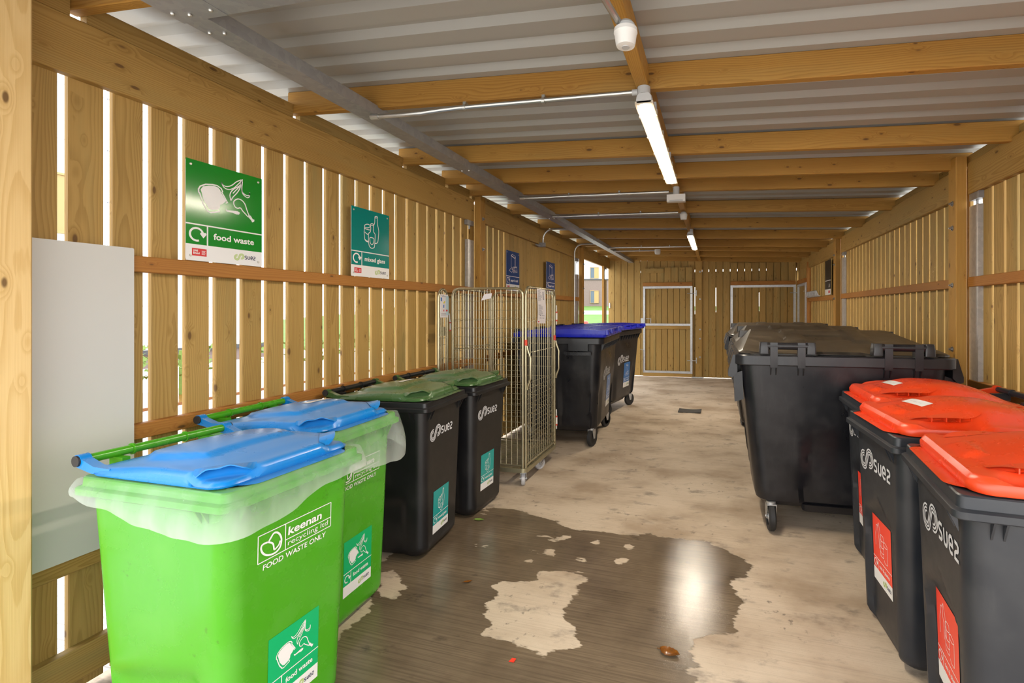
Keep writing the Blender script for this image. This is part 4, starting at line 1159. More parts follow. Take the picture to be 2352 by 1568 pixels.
# ------------------------------------------------------------------ plastic liners hanging over the rims of the lime bins
def liner(parent_bin, label, hem, flare, seed):
    s = bin_spec(240); rn = random.Random(seed)
    # path along near side -> front -> far side, at the rim's outer edge, with rounded corners
    P = []; r = .05
    x_back = -.64
    n = 30
    for i in range(n): P.append((x_back + (-r - x_back) * i / n, -s.hw, 0, -1))
    for i in range(9): q = -PI / 2 + PI / 2 * i / 8; P.append((-r + r * math.cos(q), -s.hw + r + r * math.sin(q), math.cos(q), math.sin(q)))
    for i in range(1, n): P.append((0, -s.hw + r + (2 * s.hw - 2 * r) * i / n, 1, 0))
    for i in range(9): q = PI / 2 * i / 8; P.append((-r + r * math.cos(q), s.hw - r + r * math.sin(q), math.cos(q), math.sin(q)))
    for i in range(1, n + 1): P.append((-r + (x_back + r) * i / n, s.hw, 0, 1))
    L = [0]
    for i in range(1, len(P)): L.append(L[-1] + math.hypot(P[i][0] - P[i - 1][0], P[i][1] - P[i - 1][1]))
    tot = L[-1]; rows = []; nv = 16
    ph = [rn.uniform(0, 6.28) for _ in range(8)]

    def lerp(tab, q):
        for i in range(len(tab) - 1):
            if tab[i][0] <= q <= tab[i + 1][0]:
                k = sstep(tab[i][0], tab[i + 1][0], q); return tab[i][1] + (tab[i + 1][1] - tab[i][1]) * k
        return tab[-1][1]
    for i, (x, y, nx, ny) in enumerate(P):
        q = L[i] / tot; d = lerp(hem, q); fl = lerp(flare, q); row = []
        for k in range(5):                                       # flat part on the rim, tucked under the lid
            ins = .060 * (1 - k / 4) - .002; row.append((x - nx * ins, y - ny * ins, s.zr1 + .0015 + .0006 * math.sin(40 * L[i] + k)))
        for k in range(1, nv + 1):
            v = k / nv
            o = .004 + fl * math.sin(PI * min(1, v * .62)) + .003 * v * math.sin(34 * L[i] + ph[0] + 3 * v) + .0012 * v * math.sin(71 * L[i] + ph[1] - 5 * v) + .004 * v * math.sin(9 * L[i] + ph[2])
            row.append((x + nx * o, y + ny * o, s.zr1 - d * v + .0025 * v * math.sin(17 * L[i] + ph[3])))
        rows.append(row)
    b = MB(); b.grid(rows); nvr = len(rows[0])
    b.tn = [(.17 if (i % nvr) < 8 else .17 + .30 * ((i % nvr) - 8) / (nvr - 9)) for i in range(len(b.v))]
    o = b.obj('bin_liner', M['liner'], smooth=80); o.matrix_world = Matrix.Translation(parent_bin.location) @ Matrix.Rotation(parent_bin.rotation_euler.z, 4, 'Z')
    return tag(o, label, 'bin liner', 'clear liners of the lime bins')


liner(g, 'clear plastic liner hanging over the rim of the nearest lime bin', [(0, .05), (.06, .07), (.20, .115), (.35, .135), (.42, .13), (.55, .085), (.66, .075), (.8, .06), (1, .04)], [(0, .02), (.1, .030), (.36, .030), (.5, .022), (.62, .018), (1, .008)], 3)
liner(green_b, 'clear plastic liner hanging over the front of the second lime bin', [(0, .05), (.25, .09), (.36, .16), (.45, .22), (.56, .235), (.62, .25), (.70, .17), (.85, .12), (1, .05)], [(0, .006), (.3, .012), (.45, .025), (.58, .036), (.64, .038), (.75, .014), (1, .006)], 5)
# ------------------------------------------------------------------ four-wheeled containers.  local: long side along x, front at -y
CW, CD = .685, .535


def caster(parent, x, y, ang, r=.10, w=.046, tyre='rubber', ztop=.215, hub='galv'):
    t = bpy.data.objects.new('caster', None); COL.objects.link(t); t.parent = parent; t.location = (x, y, 0); t.rotation_euler = (0, 0, ang)
    R = Matrix.Translation((0, 0, r)) @ Euler((0, PI / 2, 0)).to_matrix().to_4x4()
    b = MB(); b.lathe([(r * .62, -w / 2), (r * .90, -w / 2), (r, -w * .30), (r, w * .30), (r * .90, w / 2), (r * .62, w / 2), (r * .62, -w / 2)], R, 30); b.obj('tyre', M[tyre], t, 30)
    b = MB(); b.lathe([(0, -w * .45), (r * .2, -w * .5), (r * .25, -w * .25), (r * .62, -w * .22), (r * .62, w * .22), (r * .25, w * .25), (r * .2, w * .5), (0, w * .45)], R, 24); b.obj('hub', M['grey_pl' if tyre != 'white_wheel' else tyre], t, 30)
    b = MB()
    for s in (-1, 1):
        q = s * (w / 2 + .008)
        P = [(-.030, ztop - .02), (.045, ztop - .02), (.040, r + .07), (.016, r - .012), (-.016, r - .012), (-.026, r + .05)]
        b.prism(P, Matrix(((0, 0, 1, q - .002), (1, 0, 0, 0), (0, 1, 0, 0), (0, 0, 0, 1))), .004)
    b.box(-w / 2 - .010, w / 2 + .010, -.030, .045, ztop - .022, ztop - .016); b.lathe([(0, ztop - .018), (.032, ztop - .018), (.032, ztop), (0, ztop)], Matrix.Translation((0, .01, 0)), 18)
    b.tube([(-w / 2 - .014, 0, r), (w / 2 + .014, 0, r)], .009, 10)
    b.obj('fork', M[hub], t, 30)
    return t


def big_body(mat, parent):
    b = MB(); rings = []; nz = 26
    for k in range(nz + 1):
        q = k / nz; z = .180 + (1.19 - .180) * q
        hx = .535 + .110 * q ** .9; y0 = -.43 - .065 * q; y1 = .43 + .07 * q
        e = .04 * (1 - sstep(0, .05, q)); R = []
        for x, y in rrect(-hx + e, hx - e, y0 + e, y1 - e, .10, 8, (24, 24)):
            # vertical creases and a sunk lower middle panel on the long sides; wheel hollows low at the front
            if y > y1 - e - .004 and abs(x) < hx - .105: y -= .026 * sstep(-.006, .006, .232 - x) * (1 - sstep(.34, .60, q)) * sstep(-.40, -.38, x)
            if y < y0 + e + .004:
                y += .026 * sstep(.30, .36, abs(x)) * (1 - sstep(.40 - .0, .62, q + abs(abs(x) - .42) * 1.2))
            if abs(x) > hx - e - .004 and abs(y) < .36: x -= math.copysign(.018 * (1 - sstep(-.02, .0, y)) * (1 - sstep(.30, .72, q)), x)
            R.append((x, y, z))
        rings.append(R)
    b.loft(rings); b.obj('body', mat, parent, 32)
    b = MB(); b.loft([rrect3(-.39, .225, -.36, .390, .04, .148), rrect3(-.41, .235, -.40, .410, .04, .20)]); b.obj('sump', mat, parent, 30)
    b = MB(); rings = []
    for ins, z in ((.040, 1.178), (.004, 1.172), (0, 1.178), (0, 1.236), (.006, 1.244), (.07, 1.244), (.075, 1.19)): rings.append(rrect3(-CW + ins, CW - ins, -CD + ins, CD - ins, .085 - ins * .4, z))
    b.loft(rings, caps=False)                                       # with gussets under the front lip
    for i in range(11):
        x = -.55 + .11 * i
        b.add([(x - .004, -.49, 1.176), (x - .004, -CD + .004, 1.176), (x - .004, -.49, 1.09), (x + .004, -.49, 1.176), (x + .004, -CD + .004, 1.176), (x + .004, -.49, 1.09)], [(0, 1, 2), (5, 4, 3), (0, 3, 4, 1), (1, 4, 5, 2), (2, 5, 3, 0)])
    b.obj('rim', mat, parent, 30)


def rrect3(x0, x1, y0, y1, r, z): return [(x, y, z) for x, y in rrect(x0, x1, y0, y1, r, 7)]


def side_lifts(mat, parent, style):
    for s in (-1, 1):
        if style == 'arm':                                          # stepped lifting brackets on the short sides
            for y, k in ((.40, 1.0), (.20, .8), (-.02, .8), (-.24, .8), (-.43, .7)):
                b = MB()
                P = [(0, 1.235), (.030, 1.235), (.062, 1.12), (.062, 1.085), (.035, 1.075), (.0, 1.11)]
                b.prism([(px * k, 1.235 - (1.235 - pz) * k) for px, pz in P], Matrix(((s, 0, 0, s * (CW - .015)), (0, 0, s, y - s * .055), (0, 1, 0, 0), (0, 0, 0, 1))), .11)
                F = [(-.035, 1.12), (.024, 1.10), (.016, .90), (-.045, .92)]
                b.prism([(px, 1.235 - (1.235 - pz) * k) for px, pz in F], Matrix(((s, 0, 0, s * (CW - .015)), (0, 0, s, y - s * .028), (0, 1, 0, 0), (0, 0, 0, 1))), .056)
                b.obj('lifting_bracket', mat, parent, 20)
        else:                                                       # ribbed grab handle on the short sides
            b = MB(); b.box(s * (CW - .03) - .03, s * (CW - .03) + .03, -.36, -.14, 1.10, 1.20)
            b.box(s * (CW + .012) - .02, s * (CW + .012) + .02, -.40, -.10, 1.055, 1.09)
            for i in range(7): b.box(s * (CW + .034) - .004, s * (CW + .034) + .004, -.385 + .043 * i, -.378 + .043 * i, 1.052, 1.093)
            b.obj('side_handle', mat, parent, 20)


def rear_hinges(mat, parent):
    for cx in (-.36, .345):
        t = MB(); y = CD - .018
        t.tube([(cx - .17, y, 1.306), (cx + .17, y, 1.306)], .024, 14)
        for s in (-1, 1):
            X = cx + s * .088; t.loft([[(X - .024, y - .03, 1.16), (X + .024, y - .03, 1.16), (X + .024, y + .018, 1.16), (X - .024, y + .018, 1.16)], [(X - .024, y - .03, 1.24), (X + .024, y - .03, 1.24), (X + .024, y + .024, 1.24), (X - .024, y + .024, 1.24)], [(X - .024, y - .022, 1.33), (X + .024, y - .022, 1.33), (X + .024, y + .022, 1.33), (X - .024, y + .022, 1.33)]])
            for g in (-.02, .014): t.add([(X + g, y - .01, 1.17), (X + g, y + .016, 1.17), (X + g, y - .05, 1.06), (X + g + .006, y - .01, 1.17), (X + g + .006, y + .016, 1.17), (X + g + .006, y - .05, 1.06)], [(0, 1, 2), (5, 4, 3), (0, 3, 4, 1), (1, 4, 5, 2), (2, 5, 3, 0)])
        h = t.obj('hinge', mat, parent, 30)
        for s in (-1, 1):
            k = MB(); k.loft([rrect3(cx + s * .150 - .032, cx + s * .150 + .032, y - .055, y + .026, .012, 1.255), rrect3(cx + s * .150 - .030, cx + s * .150 + .030, y - .055, y + .026, .012, 1.30), rrect3(cx + s * .150 - .026, cx + s * .150 + .026, y - .045, y + .018, .012, 1.332)]); k.obj('knuckle', mat, h, 30)


def dome_lid(mat, parent):
    x0, x1, hw = -CD - .01, CD - .055, CW - .025                     # grid helper runs along y here
    zl = 1.250; Lr = x1 - x0

    def hgt(p, x, d):                                                # p along y (front low, rear high)
        r = x1 - p; k = min(r, .80) / .80
        zp = zl + .014 + .118 * k - .05 * max(0, (r - .92) / .11)
        ds = hw - abs(x); inset = .02 + .115 * k
        z = zl + .008 + (zp - zl - .008) * min(1, max(0, ds) / inset)
        z = min(z, zl + max(0, d) * 1.6)
        rd = max(0, 1 - abs(abs(x) - .36) / .23)                      # dished towards the two hinges
        z -= .016 * min(1, rd * 3) * max(0, 1 - r / .20)
        z += .012 * min(1, max(0, .075 - abs(abs(x) - .235)) / .02) * min(1, max(0, r - .30) / .05) * min(1, max(0, .86 - r) / .05)
        z -= .008 * min(1, max(0, .15 - abs(x)) / .012) * min(1, max(0, r - .42) / .012) * min(1, max(0, .60 - r) / .012)
        return z
    rows = []
    for i in range(49):
        r = Lr * (.5 - .5 * math.cos(PI * i / 48)) if i in (0, 48) else Lr * i / 48
        k = min(r, .80) / .80; ins = .02 + .115 * k; cr = .05 * (max(0, 1 - r / .05) ** 2 + max(0, 1 - (Lr - r) / .05) ** 2)
        st = [hw - cr, hw - cr - .25 * ins, hw - cr - .6 * ins, hw - ins - cr * .5] + [(hw - ins - cr * .5) * (1 - j / 26) for j in range(1, 27)]
        xs_ = [-q for q in st] + st[-2::-1]
        rows.append([(q, x1 - r, hgt(x1 - r, math.copysign(min(hw, abs(q) + (cr if abs(q) > hw - ins - cr else 0)), q), min(r, Lr - r, .2))) for q in xs_])
    b = MB(); b.grid(rows)
    ring = [r[0] for r in rows] + rows[-1][1:] + [r[-1] for r in rows[-2::-1]] + rows[0][-2:0:-1]
    b.loft([ring, [(x * 1.003, y, zl - .002) for x, y, z in ring], [(x * .95, y * .95, zl - .002) for x, y, z in ring]], caps=False)
    l = b.obj('lid', mat, parent, 25)
    for s in (-1, 1):                                               # grab slots by the front corners
        g = MB(); g.loft([rrect3(s * .55 - .075, s * .55 + .075, -.50, -.44, .015, zl + .06), rrect3(s * .55 - .07, s * .55 + .07, -.495, -.445, .015, zl + .12)]); g.obj('grip', mat, l, 30)


def flat_lid(mat, parent):
    b = MB(); zl = 1.250
    b.loft([rrect3(-CW + .005, CW - .005, -CD - .02, CD - .03, .04, zl), rrect3(-CW, CW, -CD - .03, CD - .03, .045, zl + .012), rrect3(-CW, CW, -CD - .03, CD - .03, .045, zl + .046), rrect3(-CW + .02, CW - .02, -CD, CD - .05, .04, zl + .050)])
    l = b.obj('lid', mat, parent, 30)
    b = MB()                                                        # deep ribs running front to back, fading to the hinge
    for x in (-.655, -.43, -.22, .0, .22, .43, .655):
        w = .028 if abs(x) > .6 else .020
        P = [(-CD - .02, zl + .03), (-CD - .02, zl + .078), (-.20, zl + .090), (.25, zl + .082), (CD - .08, zl + .058), (CD - .08, zl + .03)]
        b.prism(P, Matrix(((0, 0, 1, x - w), (1, 0, 0, 0), (0, 1, 0, 0), (0, 0, 0, 1))), 2 * w)
    b.box(-.655, .655, -.22, -.18, zl + .03, zl + .080); b.box(-.655, .655, -CD - .02, -CD + .005, zl + .062, zl + .080)
    b.obj('ribs', mat, l, 20)
    b = MB()
    for x0, x1 in ((-.62, -.25), (-.18, .18), (.25, .62)): b.box(x0, x1, -.50, -.24, zl + .046, zl + .060)
    b.obj('panels', mat, l, 20)
    for x in (-.62, -.30, .30, .62):                                # raised lugs along the front edge
        k = MB(); k.loft([rrect3(x - .045, x + .045, -CD - .055, -CD + .04, .012, zl + .03), rrect3(x - .040, x + .040, -CD - .050, -CD + .03, .012, zl + .082)]); k.obj('lug', mat, l, 30)


def make_container(style):
    t = bpy.data.objects.new('waste_container', None); COL.objects.link(t); m = M['black_big']
    big_body(m, t)
    if style == 'dome': dome_lid(M['dusty_lid'], t); side_lifts(m, t, 'arm')
    else: flat_lid(M['royal_lid'], t); side_lifts(m, t, 'bar')
    rear_hinges(m, t)
    for i, (x, y) in enumerate(((-.44, .40), (.44, .40), (-.47, -.365), (.47, -.365))):
        caster(t, x, y, (0 if style == 'dome' else 1.15) + (.0, .08, .5, .1)[i] * (1 if style == 'dome' else .3), ztop=.21)
    return t


c1 = make_container('dome'); c2 = copy_tree(c1); c3 = copy_tree(c1)
G = 'big black containers with dusty lids'
for o, l, loc, rz in ((c1, 'nearest big black container, its hinge side facing the aisle entrance', (.815, 3.955, 0), PI), (c2, 'second big black container, only its dusty lid showing over the nearest one', (.845, 5.10, 0), PI - .01), (c3, 'farthest big black container, nearest to the back wall', (.825, 6.36, 0), PI + .012)):
    place(o, l, loc, rz, G)
b1 = make_container('flat')
cfx = lambda x, z: -(.43 + .065 * (z - .205) / .985) - .0022
lg = logo_art(.135, 'logo_silver', 'logo_silver')
lg.obj('logo', lambda u, v, n: (-.30 + u, cfx(0, .80 + v) - n, .80 + v), b1)
st = sign_art('paper', 'paper & card', 'stk_blue', .26, .38, False, .20, .36, (4, 4))
st.obj('sticker', lambda u, v, n: (-.02 + u, cfx(0, .36 + v) - n, .36 + v), b1)
b2 = copy_tree(b1)
G = 'big containers with royal blue lids'
place(b1, 'nearer black container with a royal blue lid, right behind the wire cage', (-1.775, 5.745, 0), PI / 2 + 3.5 * D2R, G)
place(b2, 'farther black container with a royal blue lid, turned towards the aisle, its sticker in view', (-1.83, 7.33, 0), PI / 2 - 10 * D2R, G)

# ------------------------------------------------------------------ wire roll cage
cg = thing('roll_cage', 'tall wire roll cage on casters standing between the bins and the containers', 'roll cage', (-1.985, 4.325, 0))
cx0, cx1, cy0, cy1, cz0, cz1 = -.355, .355, -.395, .395, .168, 1.742
tr = .0115


def cage_panel(name, axis, c, a0, a1, z0, z1, nvert, zs, open_bottom=False, parent=cg, r=.07):
    """tube frame with wire mesh in the plane axis = c"""
    f = (lambda a, z: (a, c, z)) if axis == 'y' else (lambda a, z: (c, a, z))
    path = [(a0, z0)] + [(a0 + r - r * math.cos(PI / 2 * i / 6), z1 - r + r * math.sin(PI / 2 * i / 6)) for i in range(7)] + [(a1 - r + r * math.sin(PI / 2 * i / 6), z1 - r + r * math.cos(PI / 2 * i / 6)) for i in range(7)] + [(a1, z0)]
    b = MB(); b.tube([f(a, z) for a, z in path], tr, 12)
    if not open_bottom: b.tube([f(a0, z0 + .02), f(a1, z0 + .02)], tr * .8, 10)
    fr = b.obj(name, M['cage'], parent, 40)
    b = MB(); w = .0026
    for i in range(nvert):
        a = a0 + (a1 - a0) * (i + 1) / (nvert + 1); b.tube([f(a, z0 + .02), f(a, z1 - .004)], w, 6)
    for z in zs: b.tube([f(a0, z), f(a1, z)], w if abs(z - 1.20) > .03 else .0045, 6)
    b.obj('wire_mesh', M['cage'], fr, 40)
    return fr


zs = [.168 + .05 * i for i in range(2, 20)] + [1.205, 1.235, 1.31, 1.39, 1.47, 1.55, 1.63]
cage_panel('front_panel', 'y', cy0, cx0 + .015, cx1 - .02, cz0, cz1, 12, zs)
cage_panel('side_panel', 'x', cx1, cy0 + .02, cy1, cz0, cz1 + .012, 13, [.3, .62, .9, 1.17, 1.45] + [.22 + .045 * i for i in range(15)])
cage_panel('side_panel', 'x', cx0, cy0 + .02, cy1, cz0, cz1, 13, [.3, .62, .9, 1.17, 1.19, 1.45, 1.69])
cage_panel('back_panel', 'y', cy1, cx0 + .02, cx1 - .02, cz0, 1.735, 12, zs[::2])
b = MB(); P = rrect(cx0 - .02, cx1 + .02, cy0 - .02, cy1 + .02, .05, 6)
b.loft([[(x, y, .130) for x, y in P], [(x, y, .166) for x, y in P], [(x * .965, y * .965, .168) for x, y in P], [(x * .965, y * .965, .150) for x, y in P]], caps=False)
base = b.obj('base', M['cage_base'], cg, 30)
b = MB()
for i in range(22): b.tube([(cx0, cy0 + .03 + .034 * i, .160), (cx1, cy0 + .03 + .034 * i, .160)], .004, 6)
for x in (-.25, 0, .25): b.box(x - .02, x + .02, cy0, cy1, .140, .154)
b.obj('deck', M['cage_base'], base, 40)
for x, y, a in ((cx1 - .04, cy0 + .06, .35), (cx1 - .05, cy1 - .30, -.5), (cx0 + .05, cy0 + .06, .2), (cx0 + .05, cy1 - .06, .9)): caster(cg, x, y, a, .058, .034, 'white_wheel', .132)
# kinked grab rails at the aisle corners, with red bands
for y in (cy0 + .02, cy1):
    b = MB(); b.tube([(cx1 + .012, y, 1.235), (cx1 + .018, y, 1.20), (cx1 + .045, y, 1.13), (cx1 + .045, y, .95), (cx1 + .018, y, .88), (cx1 + .012, y, .85)], .010, 10); h = b.obj('grab_rail', M['cage'], cg, 40)
    b = MB(); b.tube([(cx1, y, 1.24), (cx1, y, 1.29)], .0135, 12); b.obj('red_band', M['red_band'], h, 40)
for z in (1.50, .42):
    b = MB(); y = cy1 + .02; b.tube([(cx1 + .012, y, z + .10), (cx1 + .012, y, z - .10)], .006, 8); b.tube([(cx1 + .012, y, z + .02), (cx1 + .012, y, z - .05)], .011, 10); q = b.obj('latch', M['white_pl'], cg, 40)
    b = MB(); b.tube([(cx1 + .012, y, z + .02), (cx1 + .012, y, z + .035)], .0118, 10); b.tube([(cx1 + .012, y, z - .05), (cx1 + .012, y, z - .065)], .0118, 10); b.obj('red_band', M['red_band'], q, 40)
# narrow leaf folded against the wall
lf = cage_panel('gate_leaf', 'x', -.400, -.535, -.395, cz0 + .30, 1.735, 4, [.62, .75, .88, 1.0, 1.12, 1.24, 1.30, 1.36], False, cg, .074)
b = MB(); b.box(-.401, -.399, -.525, -.415, 1.32, 1.40); b.obj('plate', M['cage'], lf, 0)
b = MB(); b.tube([(-.392, -.37, 1.52), (-.392, -.365, 1.47), (-.392, -.355, 1.44), (-.392, -.355, 1.36)], .006, 8); q = b.obj('latch', M['white_pl'], lf, 40)
b = MB(); b.tube([(-.392, -.355, 1.44), (-.392, -.355, 1.43)], .010, 10); b.tube([(-.392, -.355, 1.37), (-.392, -.355, 1.36)], .010, 10); b.obj('red_band', M['red_band'], q, 40)


def notice(label, w, h, fn, lines, extra=None):
    a = Art(); a.rect(0, w, 0, h, 'paper', 0, 2, 6); a.rect(0, w, 0, h, 'paper', -2, 2, 6)
    for u0, u1, v, t in lines: a.rect(w * u0, w * u1, h * v, h * v + t, 'ink', 1)
    if extra: extra(a, w, h)
    o = a.obj('paper_notice', fn); return tag(o, label, 'notice', None)


wob = lambda v: .006 * math.sin(v * 14)
LX = -1.985 + cx1 + .016
rr = random.Random(4)
lines = [(.08 + (.0 if i % 3 else .0), .08 + rr.uniform(.3, .55), .94 - .024 * i - (.10 if i > 12 else 0), .003) for i in range(26)] + [(.68, .82, .9 - .03 * i, .008) for i in range(8)]
notice('long paper notice hung on the aisle side of the wire cage', .215, .325, lambda u, v, n: (LX + wob(v) + n, 4.185 + u, 1.428 + v - .03 * u), lines, lambda a, w, h: (a.rect(w * .08, w * .22, h * .03, h * .07, 'crest_red', 1), [a.rect(w * (.25 + .22 * (i % 3)), w * (.34 + .22 * (i % 3)), h * (.14 + .07 * (i // 3)), h * (.17 + .07 * (i // 3)), 'ink', 1) for i in range(6)]))
notice('printed paper notice on the narrow gate leaf of the cage, by the wall', .125, .205, lambda u, v, n: (-1.985 - .400 + .014 + n, 3.797 + u, 1.485 + v), [(.10, .5, .95, .004), (.10, .9, .16, .003), (.10, .9, .10, .003), (.2, .75, .9, .003)], lambda a, w, h: (a.rect(w * .72, w * 1.08, h * .1, h * .93, 'paper_blue', 2), a.rect(w * .05, w * .22, h * .70, h * .86, 'stk_blue', 1), a.poly([(w * .35, h * .62), (w * .5, h * .60), (w * .62, h * .70), (w * .48, h * .70)], 'yellow', 3), a.rect(w * .38, w * .5, h * .42, h * .55, 'stk_blue', 3), a.rect(w * .4, w * .5, h * .26, h * .34, 'crest_red', 3), a.rect(w * .72, w * .92, h * .26, h * .34, 'crest_red', 3)))
b = MB(); b.add([(-.05, 0, 0), (.045, 0, .02), (.055, .0, .065), (-.02, 0, .055)], [(0, 1, 2, 3)]); b.add([(-.05, .002, 0), (.045, .002, .02), (.055, .002, .065), (-.02, .002, .055)], [(3, 2, 1, 0)])
b.tube([(.01, 0, .06), (.006, .004, .085), (.008, .012, .118)], .002, 6)
tag(b.obj('paper_tag', M['paper'], loc=(-1.99, 4.325 + cy0 - .016, 1.635)), 'small white tag tied to the top bar of the cage front', 'tag')

# ------------------------------------------------------------------ odds and ends on the floor
def leaf(label, loc, L, W, rz, mat, curl=.01, seed=1):
    rn = random.Random(seed); b = MB(); n = 14; rows = []
    for i in range(n + 1):
        k = i / n; w = W * math.sin(PI * k ** .85) ** .8 * (1 + .10 * rn.uniform(-1, 1)); z = .003 + curl * (k - .5) ** 2
        rows.append([(L * (k - .5), w * (j / 3 - .5), z + .25 * W * abs(j / 3 - .5) ** 2 * 1.2 + .0015 * rn.random()) for j in range(4)])
    b.grid(rows); b.tube([(-L * .5, 0, .004), (-L * .66, .004, .003)], .0012, 6)
    o = b.obj('fallen_leaf', M[mat], loc=loc, smooth=60); o.rotation_euler.z = rz
    return tag(o, label, 'leaf')


leaf('wet brown leaf lying on the damp concrete in the foreground', (-.205, 2.175, .0008), .095, .058, -.25, 'leaf_brown', .02, 2)
leaf('bright green leaf on the floor at the foot of the farther green lidded bin', (-1.705, 3.245, .0008), .075, .034, .1, 'leaf_green', .008, 5)
leaf('small reddish leaf on the wet floor in front of the bins', (-1.38, 2.49, .0008), .05, .022, .5, 'leaf_brown', .008, 9)
b = MB(); b.add([(-.013, -.008, .002), (.012, -.010, .004), (.016, .008, .008), (-.006, .014, .003)], [(0, 1, 2, 3)]); b.add([(-.013, -.008, .0005), (.012, -.010, .002), (.016, .008, .006), (-.006, .014, .001)], [(3, 2, 1, 0)])
tag(b.obj('plastic_scrap', M['stk_red'], loc=(-.88, 1.975, 0)), 'scrap of bright red plastic on the floor at the bottom edge', 'scrap')
b = MB(); rows = []
for i in range(13):
    k = i / 12; rows.append([(-.17 + .34 * k, -.13 + .03 * math.sin(3 * k), .006 + .012 * (2 * k - 1) ** 2 + .004 * math.sin(9 * k)), (-.165 + .34 * k, .13 + .02 * math.sin(3 * k), .006 + .016 * (2 * k - 1) ** 2)])
b.grid(rows); b.grid([[(p[0], p[1], p[2] - .006) for p in r][::-1] for r in rows])
b.loft([[(*r[0][:2], r[0][2] - .006), r[0]] for r in rows], caps=False); b.loft([[(*r[1][:2], r[1][2] - .006), r[1]] for r in rows], caps=False)
tag(b.obj('rubber_strip', M['mat'], loc=(-.395, 7.43, 0)), 'dark grey rubber strip lying on the concrete before the back wall', 'strip')
# ------------------------------------------------------------------ outside
b = MB(); b.box(-40, 40, -30, 24, -.25, -.03); struct(b.obj('ground_exterior', M['paving'], smooth=0))
# rising lawn with a path, seen through the opening in the left wall
dx, dy = -.2475, .9689; rx, ry_ = dy, -dx
def strip(name, secs, mat):
    b = MB(); b.grid([[(dx * d + rx * w, dy * d + ry_ * w, z) for w in (-24, -12, 0, 12, 24)] for d, z in secs])
    return struct(b.obj(name, M[mat], smooth=60))
strip('lawn', [(20, -.02), (28, .30), (35, .72), (45, 1.14)], 'grass')
strip('path', [(45, 1.14), (47, 1.28), (50, 1.50)], 'path')
strip('lawn', [(50, 1.50), (56, 1.78), (62, 2.06), (80, 2.1)], 'grass')


def building(label, loc, rz, w, zbase, zsplit, ztop, wins, depth=8, clad='cladding'):
    t = thing('building', label, 'building', loc, rz)
    b = MB(); b.box(-w / 2, w / 2, 0, depth, zbase, zsplit); b.obj('brick_storey', M['brick'], t, 0)
    b = MB(); b.box(-w / 2, w / 2, -.05, depth, zsplit + .12, ztop); b.obj('clad_storey', M[clad], t, 0)
    b = MB(); b.box(-w / 2, w / 2, -.10, depth, zsplit, zsplit + .12); b.obj('ledge', M['dark_metal'], t, 0)
    b = MB(); x = -w / 2 + .6
    while x < w / 2: b.box(x, x + .02, -.056, -.045, zsplit + .12, ztop); x += 1.2
    z = zsplit + 1.3
    while z < ztop: b.box(-w / 2, w / 2, -.056, -.045, z, z + .02); z += 1.3
    b.obj('joints', M['joint'], t, 0)
    for x, z0, z1 in wins:
        b = MB(); b.box(x - .56, x + .56, -.12, .02, z0 - .06, z0); b.box(x - .56, x + .56, -.12, .02, z1, z1 + .05); b.box(x - .56, x - .50, -.10, .02, z0, z1); b.box(x - .02, x + .56, -.09, .02, z0, z1)
        f = b.obj('window', M['win_frame'], t, 0)
        b = MB(); b.box(x - .50, x - .02, -.065, -.058, z0, z1); b.obj('pane', M['win_glass'], f, 0)
    return t


D = 62; ang = math.atan2(-dx, dy)
building('pale apartment block with ochre window panels, seen through the opening at the far left', (dx * D, dy * D, 0), ang, 22, 2.06, 5.45, 12.5,
         [(x, z0, z1) for x in (-6.8, -3.4, 0, 3.4, 6.8) for z0, z1 in ((2.50, 4.02), (5.70, 7.02), (8.9, 10.3))])
building('white clad block glimpsed through the gaps of the left wall', (-15, 1, 0), PI / 2, 26, -.03, .35, 7.2,
         [(x, z0, z1) for x in [(-10.5 + 4.3 * i) for i in range(6)] for z0, z1 in ((3.4, 4.7),)], clad='clad_white')
rs = random.Random(21)
for i in range(9):
    y = -2 + 2.2 * i; b = MB()
    for k in range(150):
        a, e, r = rs.uniform(0, 2 * PI), rs.uniform(-.2, 1), rs.uniform(.6, 1.0)
        p = Vector((.45 * r * math.cos(a) * math.sqrt(1 - max(0, e) ** 2 * .7), 1.0 * r * math.sin(a), .42 + .52 * e * r))
        Rm = Matrix.Translation(p) @ Euler((rs.uniform(-1, 1), rs.uniform(-1, 1), rs.uniform(0, 6))).to_matrix().to_4x4()
        s = rs.uniform(.05, .10)
        b.add([Rm @ Vector(v) for v in ((-s, 0, 0), (0, -s * .5, .01), (s, 0, 0), (0, s * .5, .01))], [(0, 1, 2, 3)])
    b.tube([(0, 0, 0), (0, 0, .8)], .03, 6)
    o = b.obj('shrub', M['shrub'], loc=(-9.5, y, 0.02), smooth=0)
    tag(o, 'low green shrub glimpsed through the gaps of the left wall', 'shrub', 'shrubs outside the left wall')
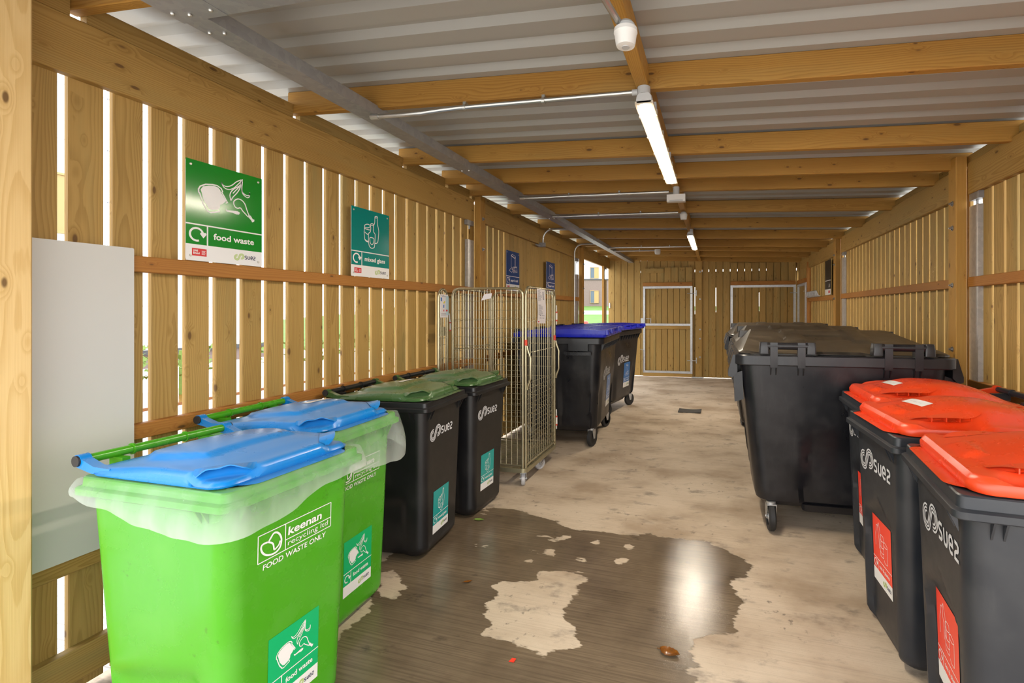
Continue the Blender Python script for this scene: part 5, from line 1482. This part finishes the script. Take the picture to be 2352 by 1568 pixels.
b = MB(); b.box(-10.3, -8.7, -4, 18, -.04, .02); struct(b.obj('planting_bed', M['leaf_brown'], smooth=0))
px, py = -.2659, .9640
b = MB(); b.lathe([(0, 0), (.16, 0), (.16, .95), (.12, 1.06), (0, 1.09)], None, 18)
tag(b.obj('bollard', M['red_post'], loc=(px * 21, py * 21, .0)), 'red bollard at the edge of the lawn outside the far opening', 'bollard')

# ------------------------------------------------------------------ light, sky, camera
w = bpy.data.worlds.new('overcast_sky'); SC.world = w; w.use_nodes = True
nt = w.node_tree; bg = nt.nodes['Background']
tc = N(nt, 'ShaderNodeTexCoord'); sp = N(nt, 'ShaderNodeSeparateXYZ'); nt.links.new(tc.outputs['Generated'], sp.inputs[0])
cr = maprange(nt, sp.outputs[2], -.1, .9, 0.0, 1.0)
nt.links.new(mixc(nt, cr, (1.0, 0.985, 0.95), (0.93, 0.96, 1.0)), bg.inputs['Color'])
bg.inputs['Strength'].default_value = 6.0
cam = bpy.data.cameras.new('camera'); co = bpy.data.objects.new('camera', cam); COL.objects.link(co)
FPX = 1102.0
cam.sensor_width = 36.0; cam.sensor_fit = 'HORIZONTAL'; cam.lens = 36.0 * FPX / 2352
cam.shift_x = (1176 - 1396.0) / 2352; cam.shift_y = (712.0 - 784) / 2352; cam.clip_start = .03; cam.clip_end = 400
co.location = (0, 0, H); co.rotation_euler = (PI / 2, 0, math.atan(249.0 / FPX))
SC.camera = co
SC.view_settings.view_transform = 'Standard'; SC.view_settings.look = 'None'; SC.view_settings.gamma = 1.0; SC.view_settings.use_curve_mapping = False
SC.view_settings.exposure = -0.24
cy = SC.cycles
cy.use_denoising = True; cy.max_bounces = 10; cy.diffuse_bounces = 6; cy.glossy_bounces = 4; cy.transparent_max_bounces = 12; cy.transmission_bounces = 4
cy.sample_clamp_indirect = 8.0; cy.caustics_reflective = False; cy.caustics_refractive = False; cy.use_adaptive_sampling = True; cy.adaptive_threshold = .02
try: cy.denoiser = 'OPENIMAGEDENOISE'
except Exception: pass
